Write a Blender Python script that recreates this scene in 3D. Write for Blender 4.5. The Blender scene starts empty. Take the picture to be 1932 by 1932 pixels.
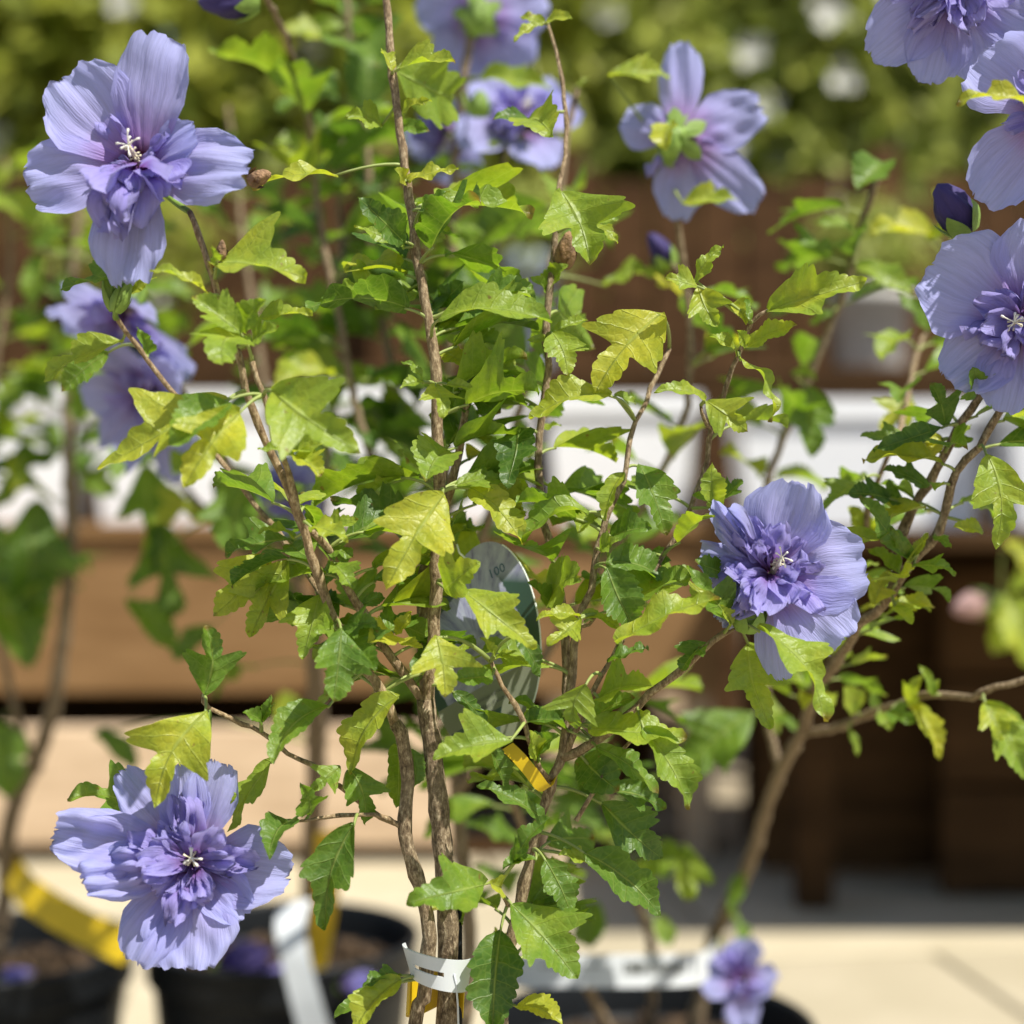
import bpy, math
import numpy as np
from mathutils import Vector

# ------------------------------------------------------------------ camera, world, sun
scene = bpy.context.scene
COL = scene.collection
CAM_H = 0.67
TAN = math.tan(math.radians(18.0))
FOCUS = 0.688

cam_data = bpy.data.cameras.new('camera')
cam = bpy.data.objects.new('camera', cam_data)
COL.objects.link(cam)
cam.location = (0, 0, CAM_H)
cam.rotation_euler = (math.radians(90), 0, 0)
cam_data.sensor_width = 36
cam_data.lens = 18.0 / TAN
cam_data.clip_start = 0.02
cam_data.clip_end = 200
cam_data.dof.use_dof = True
cam_data.dof.focus_distance = FOCUS
cam_data.dof.aperture_fstop = (18.0 / TAN) / 14.0
scene.camera = cam

SUN_DIR = Vector((0.42, -0.36, 0.83)).normalized()       # from the scene towards the sun
SUN_EL = math.asin(SUN_DIR.z)
world = bpy.data.worlds.new('World')
scene.world = world
world.use_nodes = True
wn = world.node_tree.nodes
wl = world.node_tree.links
bg = wn['Background']
sky = wn.new('ShaderNodeTexSky')
sky.sky_type = 'NISHITA'
sky.sun_disc = False
sky.sun_elevation = SUN_EL
sky.sun_rotation = math.atan2(SUN_DIR.x, SUN_DIR.y)
wl.new(sky.outputs['Color'], bg.inputs['Color'])
bg.inputs['Strength'].default_value = 0.085

sun_data = bpy.data.lights.new('sun', 'SUN')
sun_data.energy = 5.0
sun_data.angle = math.radians(0.53)
sun_data.color = (1.0, 0.955, 0.87)
sun = bpy.data.objects.new('sun', sun_data)
COL.objects.link(sun)
sun.rotation_euler = SUN_DIR.to_track_quat('Z', 'Y').to_euler()
sun.location = (3, -3, 6)

scene.render.engine = 'CYCLES'
scene.view_settings.view_transform = 'Standard'
scene.view_settings.look = 'None'
scene.view_settings.exposure = 0.56
scene.view_settings.gamma = 1.0
scene.cycles.use_denoising = True
scene.cycles.max_bounces = 8
scene.cycles.transmission_bounces = 4
scene.cycles.transparent_max_bounces = 4
scene.cycles.sample_clamp_indirect = 6.0

rng = np.random.default_rng(11)

# ------------------------------------------------------------------ helpers
def P(fx, fy, d):
    """pixel of the 1932-wide view and a distance -> point in the place"""
    return np.array([(fx - 966) / 966 * TAN * d, d, CAM_H + (966 - fy) / 966 * TAN * d])

ORG = {1: (0, 0), 2: (825, 0), 3: (1650, 0), 4: (0, 825), 5: (825, 825), 6: (1650, 825),
       7: (0, 1650), 8: (825, 1650), 9: (1650, 1650)}
def C(c, x, y):
    ox, oy = ORG[c]
    k = 1932 / 2500.0
    return ((ox + x * 0.44) * k, (oy + y * 0.44) * k)

def nrm(v):
    v = np.asarray(v, float)
    l = np.linalg.norm(v)
    return v / l if l > 1e-12 else v

WLOC = {}
def register(o, loc, parent=None):
    loc = np.asarray(loc, float)
    COL.objects.link(o)
    if parent is not None:
        o.parent = parent
        o.location = Vector(loc - WLOC[parent.name])
    else:
        o.location = Vector(loc)
    WLOC[o.name] = loc
    return o

def mk(name, V, F, mats, parent=None, anchor=None, uv=None, fmat=None, smooth=True, tone=None):
    V = np.asarray(V, float)
    if anchor is None:
        anchor = np.zeros(3) if parent is None else WLOC[parent.name]
    me = bpy.data.meshes.new(name)
    me.from_pydata((V - np.asarray(anchor)).tolist(), [], [list(map(int, f)) for f in F])
    if not isinstance(mats, (list, tuple)):
        mats = [mats]
    for m in mats:
        me.materials.append(m)
    if uv is not None:
        lay = me.uv_layers.new(name='UVMap')
        li = np.empty(len(me.loops), dtype=np.int32)
        me.loops.foreach_get('vertex_index', li)
        lay.data.foreach_set('uv', np.asarray(uv, float)[li].ravel())
    if fmat is not None:
        me.polygons.foreach_set('material_index', np.asarray(fmat, dtype=np.int32))
    if smooth:
        me.polygons.foreach_set('use_smooth', np.ones(len(me.polygons), dtype=bool))
    me.update()
    o = bpy.data.objects.new(name, me)
    register(o, anchor, parent)
    if tone is not None:
        o.color = (tone, float(rng.random()), 0, 1)
    return o

def thing(name, loc, label, cat, group=None):
    o = bpy.data.objects.new(name, None)
    o.empty_display_size = 0.05
    register(o, loc)
    tag(o, label, cat, group)
    return o

def tag(o, label, cat, group=None):
    o['label'] = label
    o['category'] = cat
    if group:
        o['group'] = group
    return o

def grid_faces(n, m, off=0, wrap=False):
    i = np.arange(n - 1)[:, None]
    j = np.arange(m if wrap else m - 1)[None, :]
    a = i * m + j
    b = i * m + (j + 1) % m
    return (np.stack([a, b, b + m, a + m], -1).reshape(-1, 4) + off)

class MB:
    """collects pieces of ONE part"""
    def __init__(s):
        s.V, s.F, s.U, s.M, s.n = [], [], [], [], 0
    def add(s, V, F, uv=None, mi=0):
        V = np.asarray(V, float)
        s.V.append(V)
        s.F += [[int(k) + s.n for k in f] for f in F]
        s.U.append(np.zeros((len(V), 2)) if uv is None else np.asarray(uv, float))
        s.M += [mi] * len(F)
        s.n += len(V)
    def box(s, lo, hi, mi=0):
        lo, hi = np.asarray(lo, float), np.asarray(hi, float)
        c = np.array([[x, y, z] for x in (0, 1) for y in (0, 1) for z in (0, 1)])
        s.add(lo + c * (hi - lo), [(0, 1, 3, 2), (4, 6, 7, 5), (0, 4, 5, 1), (2, 3, 7, 6), (0, 2, 6, 4), (1, 5, 7, 3)], mi=mi)
    def out(s, name, mats, parent=None, anchor=None, smooth=True, tone=None):
        return mk(name, np.concatenate(s.V), s.F, mats, parent, anchor, np.concatenate(s.U), s.M, smooth, tone)

def tube(pts, rad, k=7):
    pts = np.asarray(pts, float)
    rad = np.broadcast_to(np.asarray(rad, float), (len(pts),))
    T = np.gradient(pts, axis=0)
    T /= np.linalg.norm(T, axis=1)[:, None] + 1e-12
    ref = np.array([0, 1.0, 0]) if abs(T[0][1]) < 0.9 else np.array([1.0, 0, 0])
    N = np.empty_like(T)
    n = nrm(ref - T[0] * np.dot(ref, T[0]))
    for i, t in enumerate(T):
        n = nrm(n - t * np.dot(n, t))
        N[i] = n
    B = np.cross(T, N)
    a = np.linspace(0, 2 * np.pi, k, endpoint=False)
    V = pts[:, None, :] + rad[:, None, None] * (np.cos(a)[None, :, None] * N[:, None, :] + np.sin(a)[None, :, None] * B[:, None, :])
    n = len(pts)
    V = V.reshape(-1, 3)
    F = grid_faces(n, k, wrap=True).tolist()
    F.append(list(range(k))[::-1])
    F.append([(n - 1) * k + j for j in range(k)])
    L = np.r_[0, np.cumsum(np.linalg.norm(np.diff(pts, axis=0), axis=1))]
    uv = np.stack([np.repeat(L * 10, k), np.tile(a / 6.283, n)], -1)
    return V, F, uv

def smooth_path(ctrl, rads, step=0.007):
    ctrl = np.asarray(ctrl, float)
    rads = np.asarray(rads, float)
    Q = np.vstack([2 * ctrl[0] - ctrl[1], ctrl, 2 * ctrl[-1] - ctrl[-2]])
    out, ro = [], []
    for i in range(len(ctrl) - 1):
        p0, p1, p2, p3 = Q[i:i + 4]
        n = max(2, int(np.linalg.norm(p2 - p1) / step))
        t = np.linspace(0, 1, n, endpoint=False)[:, None]
        out.append(0.5 * (2 * p1 + (p2 - p0) * t + (2 * p0 - 5 * p1 + 4 * p2 - p3) * t ** 2 + (3 * p1 - p0 - 3 * p2 + p3) * t ** 3))
        ro.append(rads[i] + (rads[i + 1] - rads[i]) * t[:, 0])
    out.append(ctrl[-1:]); ro.append(rads[-1:])
    return np.vstack(out), np.concatenate(ro)

# ------------------------------------------------------------------ materials
def new_mat(name):
    m = bpy.data.materials.new(name)
    m.use_nodes = True
    nt = m.node_tree
    b = nt.nodes['Principled BSDF']
    return m, nt, nt.nodes, nt.links, b

def ramp(nodes, stops, interp='LINEAR'):
    r = nodes.new('ShaderNodeValToRGB')
    r.color_ramp.interpolation = interp
    e = r.color_ramp.elements
    while len(e) < len(stops):
        e.new(0.5)
    for k, (p, c) in enumerate(stops):
        e[k].position = p
        e[k].color = (*c, 1) if len(c) == 3 else c
    return r

def math_node(nodes, links, op, a, b=None, c=None, clamp=False):
    n = nodes.new('ShaderNodeMath')
    n.operation = op
    n.use_clamp = clamp
    for i, v in enumerate((a, b, c)):
        if v is None:
            continue
        if isinstance(v, (int, float)):
            n.inputs[i].default_value = v
        else:
            links.new(v, n.inputs[i])
    return n.outputs[0]

def mixc(nodes, links, fac, a, b, mode='MIX'):
    n = nodes.new('ShaderNodeMix')
    n.data_type = 'RGBA'
    n.blend_type = mode
    for s, v in ((n.inputs[0], fac), (n.inputs[6], a), (n.inputs[7], b)):
        if isinstance(v, (int, float)):
            s.default_value = v
        elif isinstance(v, tuple):
            s.default_value = (*v, 1)
        else:
            links.new(v, s)
    return n.outputs[2]

def noise(nodes, links, scale, detail=3, vec=None, rough=0.55):
    n = nodes.new('ShaderNodeTexNoise')
    n.inputs['Scale'].default_value = scale
    n.inputs['Detail'].default_value = detail
    n.inputs['Roughness'].default_value = rough
    if vec is not None:
        links.new(vec, n.inputs['Vector'])
    return n

def simple(name, col, rough=0.6, var=0.12, scale=40, bump=0.0, bscale=200, spec=0.5, trans=0.0, stretch=None):
    m, nt, N, Lk, b = new_mat(name)
    tc = N.new('ShaderNodeTexCoord')
    vec = tc.outputs['Object']
    if stretch:
        mp = N.new('ShaderNodeMapping')
        mp.inputs['Scale'].default_value = stretch
        Lk.new(vec, mp.inputs['Vector'])
        vec = mp.outputs[0]
    n = noise(N, Lk, scale, 4, vec)
    c = np.array(col)
    r = ramp(N, [(0.3, tuple(np.clip(c * (1 - var), 0, 1))), (0.7, tuple(np.clip(c * (1 + var), 0, 1)))])
    Lk.new(n.outputs['Fac'], r.inputs['Fac'])
    Lk.new(r.outputs['Color'], b.inputs['Base Color'])
    b.inputs['Roughness'].default_value = rough
    b.inputs['Specular IOR Level'].default_value = spec
    if bump:
        n2 = noise(N, Lk, bscale, 3, vec)
        bp = N.new('ShaderNodeBump')
        bp.inputs['Strength'].default_value = bump
        bp.inputs['Distance'].default_value = 0.002
        Lk.new(n2.outputs['Fac'], bp.inputs['Height'])
        Lk.new(bp.outputs[0], b.inputs['Normal'])
    if trans:
        t = N.new('ShaderNodeBsdfTranslucent')
        Lk.new(r.outputs['Color'], t.inputs['Color'])
        mx = N.new('ShaderNodeMixShader')
        mx.inputs[0].default_value = trans
        Lk.new(b.outputs[0], mx.inputs[1]); Lk.new(t.outputs[0], mx.inputs[2])
        Lk.new(mx.outputs[0], N['Material Output'].inputs['Surface'])
    return m

def make_leaf_mat():
    m, nt, N, Lk, b = new_mat('leaf_green')
    oi = N.new('ShaderNodeObjectInfo')
    sep = N.new('ShaderNodeSeparateColor')
    Lk.new(oi.outputs['Color'], sep.inputs[0])
    tone, rnd = sep.outputs[0], sep.outputs[1]
    uvn = N.new('ShaderNodeUVMap'); uvn.uv_map = 'UVMap'
    su = N.new('ShaderNodeSeparateXYZ'); Lk.new(uvn.outputs[0], su.inputs[0])
    u, v = su.outputs[0], su.outputs[1]
    tc = N.new('ShaderNodeTexCoord')
    off = N.new('ShaderNodeVectorMath'); off.operation = 'ADD'
    Lk.new(tc.outputs['Object'], off.inputs[0]); Lk.new(oi.outputs['Random'], off.inputs[1])
    n1 = noise(N, Lk, 70, 3, off.outputs[0])
    n2 = noise(N, Lk, 420, 3, off.outputs[0])
    # tone with mottling
    t1 = math_node(N, Lk, 'MULTIPLY_ADD', n1.outputs['Fac'], 0.62, -0.31)
    t2 = math_node(N, Lk, 'ADD', tone, t1, clamp=True)
    r = ramp(N, [(0.0, (0.052, 0.120, 0.016)), (0.35, (0.140, 0.245, 0.024)), (0.65, (0.275, 0.365, 0.036)), (1.0, (0.48, 0.47, 0.040))])
    Lk.new(t2, r.inputs['Fac'])
    # veins: the midrib, side veins in pairs, fine net
    av = math_node(N, Lk, 'ABSOLUTE', math_node(N, Lk, 'MULTIPLY_ADD', v, 2.0, -1.0))
    mid = math_node(N, Lk, 'SUBTRACT', 1.0, math_node(N, Lk, 'DIVIDE', av, 0.075), clamp=True)
    wob = math_node(N, Lk, 'MULTIPLY_ADD', n1.outputs['Fac'], 0.10, u)
    fr = math_node(N, Lk, 'ABSOLUTE', math_node(N, Lk, 'SUBTRACT', math_node(N, Lk, 'FRACT', math_node(N, Lk, 'MULTIPLY', wob, 6.5)), 0.5))
    side = math_node(N, Lk, 'SUBTRACT', 1.0, math_node(N, Lk, 'DIVIDE', fr, 0.06), clamp=True)
    vo = N.new('ShaderNodeTexVoronoi'); vo.feature = 'DISTANCE_TO_EDGE'
    vo.inputs['Scale'].default_value = 260
    Lk.new(off.outputs[0], vo.inputs['Vector'])
    net = math_node(N, Lk, 'SUBTRACT', 1.0, math_node(N, Lk, 'DIVIDE', vo.outputs['Distance'], 0.16), clamp=True)
    vein = math_node(N, Lk, 'MAXIMUM', mid, math_node(N, Lk, 'MULTIPLY', side, 0.40))
    vein2 = math_node(N, Lk, 'MAXIMUM', vein, math_node(N, Lk, 'MULTIPLY', net, 0.16))
    col = mixc(N, Lk, math_node(N, Lk, 'MULTIPLY', vein2, 0.62), r.outputs['Color'], (0.42, 0.52, 0.15))
    n4 = noise(N, Lk, 240, 2, off.outputs[0])
    spot = math_node(N, Lk, 'MULTIPLY', math_node(N, Lk, 'SUBTRACT', n4.outputs['Fac'], 0.70), 14.0, clamp=True)
    tipb = math_node(N, Lk, 'MULTIPLY', math_node(N, Lk, 'SUBTRACT', math_node(N, Lk, 'MULTIPLY_ADD', n1.outputs['Fac'], 0.30, u), math_node(N, Lk, 'MULTIPLY_ADD', rnd, -0.22, 1.24)), 12.0, clamp=True)
    blem = math_node(N, Lk, 'MULTIPLY', math_node(N, Lk, 'MAXIMUM', spot, tipb), 0.75)
    col = mixc(N, Lk, blem, col, (0.21, 0.115, 0.035))
    col = mixc(N, Lk, math_node(N, Lk, 'MULTIPLY', math_node(N, Lk, 'SUBTRACT', n2.outputs['Fac'], 0.4, clamp=True), 0.8), col, (0.06, 0.13, 0.02))
    Lk.new(col, b.inputs['Base Color'])
    b.inputs['Roughness'].default_value = 0.44
    b.inputs['Specular IOR Level'].default_value = 0.5
    hgt = math_node(N, Lk, 'ADD', math_node(N, Lk, 'MULTIPLY', vein2, -1.0), math_node(N, Lk, 'MULTIPLY', n2.outputs['Fac'], 0.5))
    bp = N.new('ShaderNodeBump'); bp.inputs['Strength'].default_value = 0.8; bp.inputs['Distance'].default_value = 0.0008
    Lk.new(hgt, bp.inputs['Height']); Lk.new(bp.outputs[0], b.inputs['Normal'])
    tr = N.new('ShaderNodeBsdfTranslucent')
    tcol = mixc(N, Lk, 1.0, col, (1.55, 1.55, 0.55), 'MULTIPLY')
    Lk.new(tcol, tr.inputs['Color'])
    mx = N.new('ShaderNodeMixShader'); mx.inputs[0].default_value = 0.46
    Lk.new(b.outputs[0], mx.inputs[1]); Lk.new(tr.outputs[0], mx.inputs[2])
    Lk.new(mx.outputs[0], N['Material Output'].inputs['Surface'])
    return m

def make_petal_mat(name, tipc, midc, basec, spot):
    m, nt, N, Lk, b = new_mat(name)
    uvn = N.new('ShaderNodeUVMap'); uvn.uv_map = 'UVMap'
    su = N.new('ShaderNodeSeparateXYZ'); Lk.new(uvn.outputs[0], su.inputs[0])
    u, v = su.outputs[0], su.outputs[1]
    tc = N.new('ShaderNodeTexCoord')
    n1 = noise(N, Lk, 90, 3, tc.outputs['Object'])
    uu = math_node(N, Lk, 'ADD', u, math_node(N, Lk, 'MULTIPLY_ADD', n1.outputs['Fac'], 0.16, -0.08), clamp=True)
    r = ramp(N, [(0.0, spot), (0.09, spot), (0.20, basec), (0.5, midc), (0.92, tipc)])
    Lk.new(uu, r.inputs['Fac'])
    # fine radial veins that fan out
    vv = N.new('ShaderNodeCombineXYZ')
    Lk.new(math_node(N, Lk, 'MULTIPLY', v, 34.0), vv.inputs[0])
    Lk.new(math_node(N, Lk, 'MULTIPLY', u, 2.2), vv.inputs[1])
    n2 = noise(N, Lk, 1.0, 3, vv.outputs[0])
    vv3 = N.new('ShaderNodeCombineXYZ')
    Lk.new(math_node(N, Lk, 'MULTIPLY', v, 90.0), vv3.inputs[0])
    Lk.new(math_node(N, Lk, 'MULTIPLY', u, 9.0), vv3.inputs[1])
    n3 = noise(N, Lk, 1.0, 2, vv3.outputs[0])
    line = math_node(N, Lk, 'MULTIPLY_ADD', n2.outputs['Fac'], 1.0, -0.5)
    k = math_node(N, Lk, 'MULTIPLY_ADD', line, 0.55, 1.0)
    cm = N.new('ShaderNodeVectorMath'); cm.operation = 'SCALE'
    Lk.new(r.outputs['Color'], cm.inputs[0]); Lk.new(k, cm.inputs['Scale'])
    col = cm.outputs[0]
    Lk.new(col, b.inputs['Base Color'])
    b.inputs['Roughness'].default_value = 0.6
    b.inputs['Specular IOR Level'].default_value = 0.25
    b.inputs['Sheen Weight'].default_value = 0.12
    h = math_node(N, Lk, 'ADD', n2.outputs['Fac'], math_node(N, Lk, 'MULTIPLY', n3.outputs['Fac'], 0.45))
    bp = N.new('ShaderNodeBump'); bp.inputs['Strength'].default_value = 0.75; bp.inputs['Distance'].default_value = 0.0009
    Lk.new(h, bp.inputs['Height']); Lk.new(bp.outputs[0], b.inputs['Normal'])
    tr = N.new('ShaderNodeBsdfTranslucent')
    Lk.new(col, tr.inputs['Color'])
    mx = N.new('ShaderNodeMixShader'); mx.inputs[0].default_value = 0.44
    Lk.new(b.outputs[0], mx.inputs[1]); Lk.new(tr.outputs[0], mx.inputs[2])
    Lk.new(mx.outputs[0], N['Material Output'].inputs['Surface'])
    return m

def make_bark_mat():
    m, nt, N, Lk, b = new_mat('bark')
    oi = N.new('ShaderNodeObjectInfo')
    sep = N.new('ShaderNodeSeparateColor'); Lk.new(oi.outputs['Color'], sep.inputs[0])
    tc = N.new('ShaderNodeTexCoord')
    mp = N.new('ShaderNodeMapping'); mp.inputs['Scale'].default_value = (1, 1, 0.45)
    Lk.new(tc.outputs['Object'], mp.inputs['Vector'])
    n1 = noise(N, Lk, 650, 5, mp.outputs[0], 0.72)
    n2 = noise(N, Lk, 55, 3, tc.outputs['Object'])
    old = ramp(N, [(0.34, (0.045, 0.030, 0.018)), (0.50, (0.18, 0.13, 0.08)), (0.66, (0.46, 0.37, 0.25))])
    yng = ramp(N, [(0.34, (0.13, 0.08, 0.04)), (0.52, (0.31, 0.215, 0.115)), (0.68, (0.52, 0.41, 0.25))])
    Lk.new(n1.outputs['Fac'], old.inputs['Fac']); Lk.new(n1.outputs['Fac'], yng.inputs['Fac'])
    col = mixc(N, Lk, sep.outputs[0], old.outputs['Color'], yng.outputs['Color'])
    col = mixc(N, Lk, math_node(N, Lk, 'MULTIPLY_ADD', n2.outputs['Fac'], 1.2, -0.55, clamp=True), col, (0.30, 0.24, 0.15))
    Lk.new(col, b.inputs['Base Color'])
    b.inputs['Roughness'].default_value = 0.78
    b.inputs['Specular IOR Level'].default_value = 0.25
    bp = N.new('ShaderNodeBump'); bp.inputs['Strength'].default_value = 0.9; bp.inputs['Distance'].default_value = 0.0012
    Lk.new(n1.outputs['Fac'], bp.inputs['Height']); Lk.new(bp.outputs[0], b.inputs['Normal'])
    return m

def make_wood_mat(name, dark, light, rough=0.85, spec=0.12):
    m, nt, N, Lk, b = new_mat(name)
    tc = N.new('ShaderNodeTexCoord')
    oi = N.new('ShaderNodeObjectInfo')
    ad = N.new('ShaderNodeVectorMath'); ad.operation = 'ADD'
    Lk.new(tc.outputs['Object'], ad.inputs[0]); Lk.new(oi.outputs['Random'], ad.inputs[1])
    mp = N.new('ShaderNodeMapping'); mp.inputs['Scale'].default_value = (2.2, 9, 12)
    Lk.new(ad.outputs[0], mp.inputs['Vector'])
    n = noise(N, Lk, 2.2, 5, mp.outputs[0], 0.6)
    r = ramp(N, [(0.3, dark), (0.7, light)])
    Lk.new(n.outputs['Fac'], r.inputs['Fac'])
    hs = N.new('ShaderNodeHueSaturation')
    Lk.new(r.outputs['Color'], hs.inputs['Color'])
    Lk.new(math_node(N, Lk, 'MULTIPLY_ADD', oi.outputs['Random'], 0.35, 0.82), hs.inputs['Value'])
    Lk.new(hs.outputs[0], b.inputs['Base Color'])
    b.inputs['Roughness'].default_value = rough
    b.inputs['Specular IOR Level'].default_value = spec
    bp = N.new('ShaderNodeBump'); bp.inputs['Strength'].default_value = 0.4; bp.inputs['Distance'].default_value = 0.002
    Lk.new(n.outputs['Fac'], bp.inputs['Height']); Lk.new(bp.outputs[0], b.inputs['Normal'])
    return m

LEAF = make_leaf_mat()
PETAL = make_petal_mat('petal_lavender', (0.425, 0.445, 0.79), (0.415, 0.395, 0.74), (0.42, 0.25, 0.58), (0.10, 0.006, 0.05))
INNER = make_petal_mat('petal_violet', (0.415, 0.385, 0.77), (0.37, 0.31, 0.69), (0.29, 0.15, 0.47), (0.13, 0.02, 0.12))
WILT = make_petal_mat('petal_wilted', (0.10, 0.08, 0.25), (0.075, 0.055, 0.19), (0.05, 0.035, 0.12), (0.04, 0.02, 0.06))
BLUSH = make_petal_mat('petal_blush', (0.62, 0.42, 0.40), (0.60, 0.40, 0.36), (0.55, 0.34, 0.30), (0.35, 0.15, 0.15))
BARK = make_bark_mat()
PETIOLE = simple('petiole', (0.30, 0.36, 0.10), 0.55, 0.2, 60, trans=0.15)
SEPAL = simple('sepal', (0.22, 0.34, 0.06), 0.55, 0.25, 90, 0.3, 500, trans=0.2)
STIGMA = simple('stigma', (0.86, 0.84, 0.74), 0.5, 0.06, 300, trans=0.2)
ANTHER = simple('anther', (0.72, 0.66, 0.46), 0.7, 0.25, 500, 0.5, 900)
DRYPOD = simple('dry_pod', (0.22, 0.13, 0.065), 0.85, 0.5, 220, 0.8, 500)
CUTWOOD = simple('cut_wood', (0.62, 0.52, 0.38), 0.8, 0.2, 300)
BLACKPL = simple('black_plastic', (0.008, 0.009, 0.010), 0.5, 0.2, 30, 0.15, 300, spec=.25)
SOIL = simple('soil', (0.026, 0.018, 0.011), 0.95, 0.6, 120, 1.0, 180, spec=.1)
CHIP = simple('bark_chip', (0.065, 0.043, 0.026), 0.9, 0.7, 60, 0.6, 300, spec=.1)
YELLOW = simple('yellow_plastic', (0.76, 0.54, 0.015), 0.45, 0.08, 30, 0.15, 120, trans=0.25)
WHITEPL = simple('white_plastic', (0.66, 0.69, 0.71), 0.42, 0.04, 30, trans=0.15)
PLANTER = simple('white_planter', (0.80, 0.81, 0.82), 0.5, 0.04, 6)
GREYPOT = simple('pale_grey_pot', (0.50, 0.48, 0.44), 0.7, 0.1, 20)
BLUEPOT = simple('blue_grey_pot', (0.30, 0.35, 0.40), 0.6, 0.1, 20)
PINE = make_wood_mat('pine', (0.42, 0.30, 0.19), (0.66, 0.50, 0.34))
SHADEDWOOD = make_wood_mat('shaded_brown_wood', (0.165, 0.090, 0.036), (0.26, 0.152, 0.068))  # brown timber, with the fascia's shade darkened into its colour
DARKWOOD = make_wood_mat('dark_brown_wood', (0.030, 0.015, 0.005), (0.075, 0.038, 0.014))  # plain dark brown tone with grain
FENCEWOOD = make_wood_mat('fence_wood', (0.042, 0.020, 0.008), (0.115, 0.058, 0.024))
INK = simple('ink', (0.02, 0.08, 0.13), 0.5, 0.1)
GREYINK = simple('grey_ink', (0.10, 0.105, 0.09), 0.5, 0.1)
EDGE = simple('label_edge', (0.85, 0.9, 0.88), 0.3, 0.03)
# ------------------------------------------------------------------ plant builders
UCTRL = np.array([0, .03, .10, .18, .26, .32, .38, .43, .47, .50, .58, .68, .80, .91, 1.0])
PROFILE = {
    'T': (np.array([.02, .11, .21, .29, .35, .39, .395, .33, .24, .18, .20, .185, .135, .075, .0]), .66),
    'D': (np.array([.02, .12, .23, .33, .43, .50, .515, .42, .25, .125, .165, .180, .145, .08, .0]), .56),
    'O': (np.array([.02, .11, .18, .225, .25, .265, .27, .268, .264, .26, .238, .195, .138, .075, .0]), .40),
    'N': (np.array([.02, .07, .11, .138, .158, .168, .172, .17, .168, .164, .15, .122, .085, .045, .0]), .45),
}
def leaf_shape(kind, w, R, rows=58, cols=7, fold=None, droop=None):
    prof, k = PROFILE[kind]
    u = np.linspace(0, 1, rows)
    s = np.linspace(-1, 1, cols)
    teeth = 8 + R.integers(0, 3)
    ph = R.random()
    W = np.empty((rows, cols))
    for side in (0, 1):
        jit = 1 + np.convolve(R.normal(0, .15, len(UCTRL) + 2), [.25, .5, .25], 'valid')
        jit[0] = jit[-1] = 1
        ww = np.interp(u, UCTRL, prof * jit) * R.uniform(.86, 1.04)
        fr = (u * teeth + ph + side * .4) % 1.0
        amp = .19 * np.clip((u - .10) * 6, 0, 1) * np.clip((1.02 - u) * 5, 0, 1)
        ww = ww * (1 - amp * .55 + amp * np.sin(np.pi * np.clip(fr * .93, 0, 1) ** 1.25) ** .75) * w
        W[:, (s < 0) if side == 0 else (s >= 0)] = ww[:, None]
    kk = k * R.uniform(.8, 1.15)
    X = u[:, None] + kk * W * np.abs(s)[None, :]
    X[-1] = 1.0 + 0 * s
    X = np.where(u[:, None] > .9, X * (1 - (u[:, None] - .9) * 10) + (u[:, None] + kk * W * np.abs(s)) * (u[:, None] - .9) * 10, X)
    Y = W * s[None, :]
    fold = R.uniform(.22, .75) if fold is None else fold
    droop = R.uniform(.35, 1.0) if droop is None else droop
    Z = fold * np.abs(Y) + R.uniform(.03, .075) * np.abs(s)[None, :] ** 1.4 * np.sin(6.283 * (R.uniform(1.4, 2.4) * u[:, None] + R.random()) + (s > 0) * R.uniform(0, 3))
    Z += .006 * np.sin(6.283 * 6.5 * u)[:, None] * np.sin(np.pi * np.clip(np.abs(s), 0, 1))[None, :]
    # sideways sway and bend along the length
    Y = Y + R.normal(0, .05) * np.sin(np.pi * u)[:, None]
    kd = droop
    ang = kd * X
    x2 = np.sin(ang) / kd + Z * np.sin(ang)
    z2 = -(1 - np.cos(ang)) / kd + Z * np.cos(ang)
    tip = np.array([x2[-1, cols // 2], z2[-1, cols // 2]])
    a = math.atan2(tip[1], tip[0]); l = np.hypot(*tip)
    ca, sa = math.cos(-a), math.sin(-a)
    x3 = (x2 * ca - z2 * sa) / l
    z3 = (x2 * sa + z2 * ca) / l
    V = np.stack([x3, Y / l, z3], -1).reshape(-1, 3)
    uv = np.stack([np.repeat(u, cols), np.tile(s * .5 + .5, rows)], -1)
    return V, grid_faces(rows, cols), uv

def add_leaf(parent, base, tip, n, kind, w, tone, R, attach=None, rows=58, cols=7, fold=None, droop=None, pet_r=.0006):
    base, tip = np.asarray(base, float), np.asarray(tip, float)
    ex = tip - base
    L = np.linalg.norm(ex); ex = ex / L
    n = nrm(n - ex * np.dot(n, ex))
    ey = np.cross(n, ex)
    V, F, uv = leaf_shape(kind, w, R, rows, cols, fold, droop)
    V = base + L * (V[:, :1] * ex + V[:, 1:2] * ey + V[:, 2:3] * n)
    mb = MB()
    mb.add(V, F, uv, 0)
    if attach is not None:
        a = np.asarray(attach, float)
        dist = np.linalg.norm(base - a)
        mid = (a + base) / 2 + np.array([0, 0, .12 * dist]) - ex * .1 * dist
        t = np.linspace(0, 1, 7)[:, None]
        end = base + ex * L * .04
        path = (1 - t) ** 2 * a + 2 * t * (1 - t) * mid + t ** 2 * end
        r = np.linspace(pet_r * (1.5 if dist < .03 else 2.0), pet_r, 7)
        tv, tf, tu = tube(path, r, 5)
        mb.add(tv, tf, tu, 1)
    return mb.out('leaf', [LEAF, PETIOLE], parent, base, True, tone)

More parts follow.
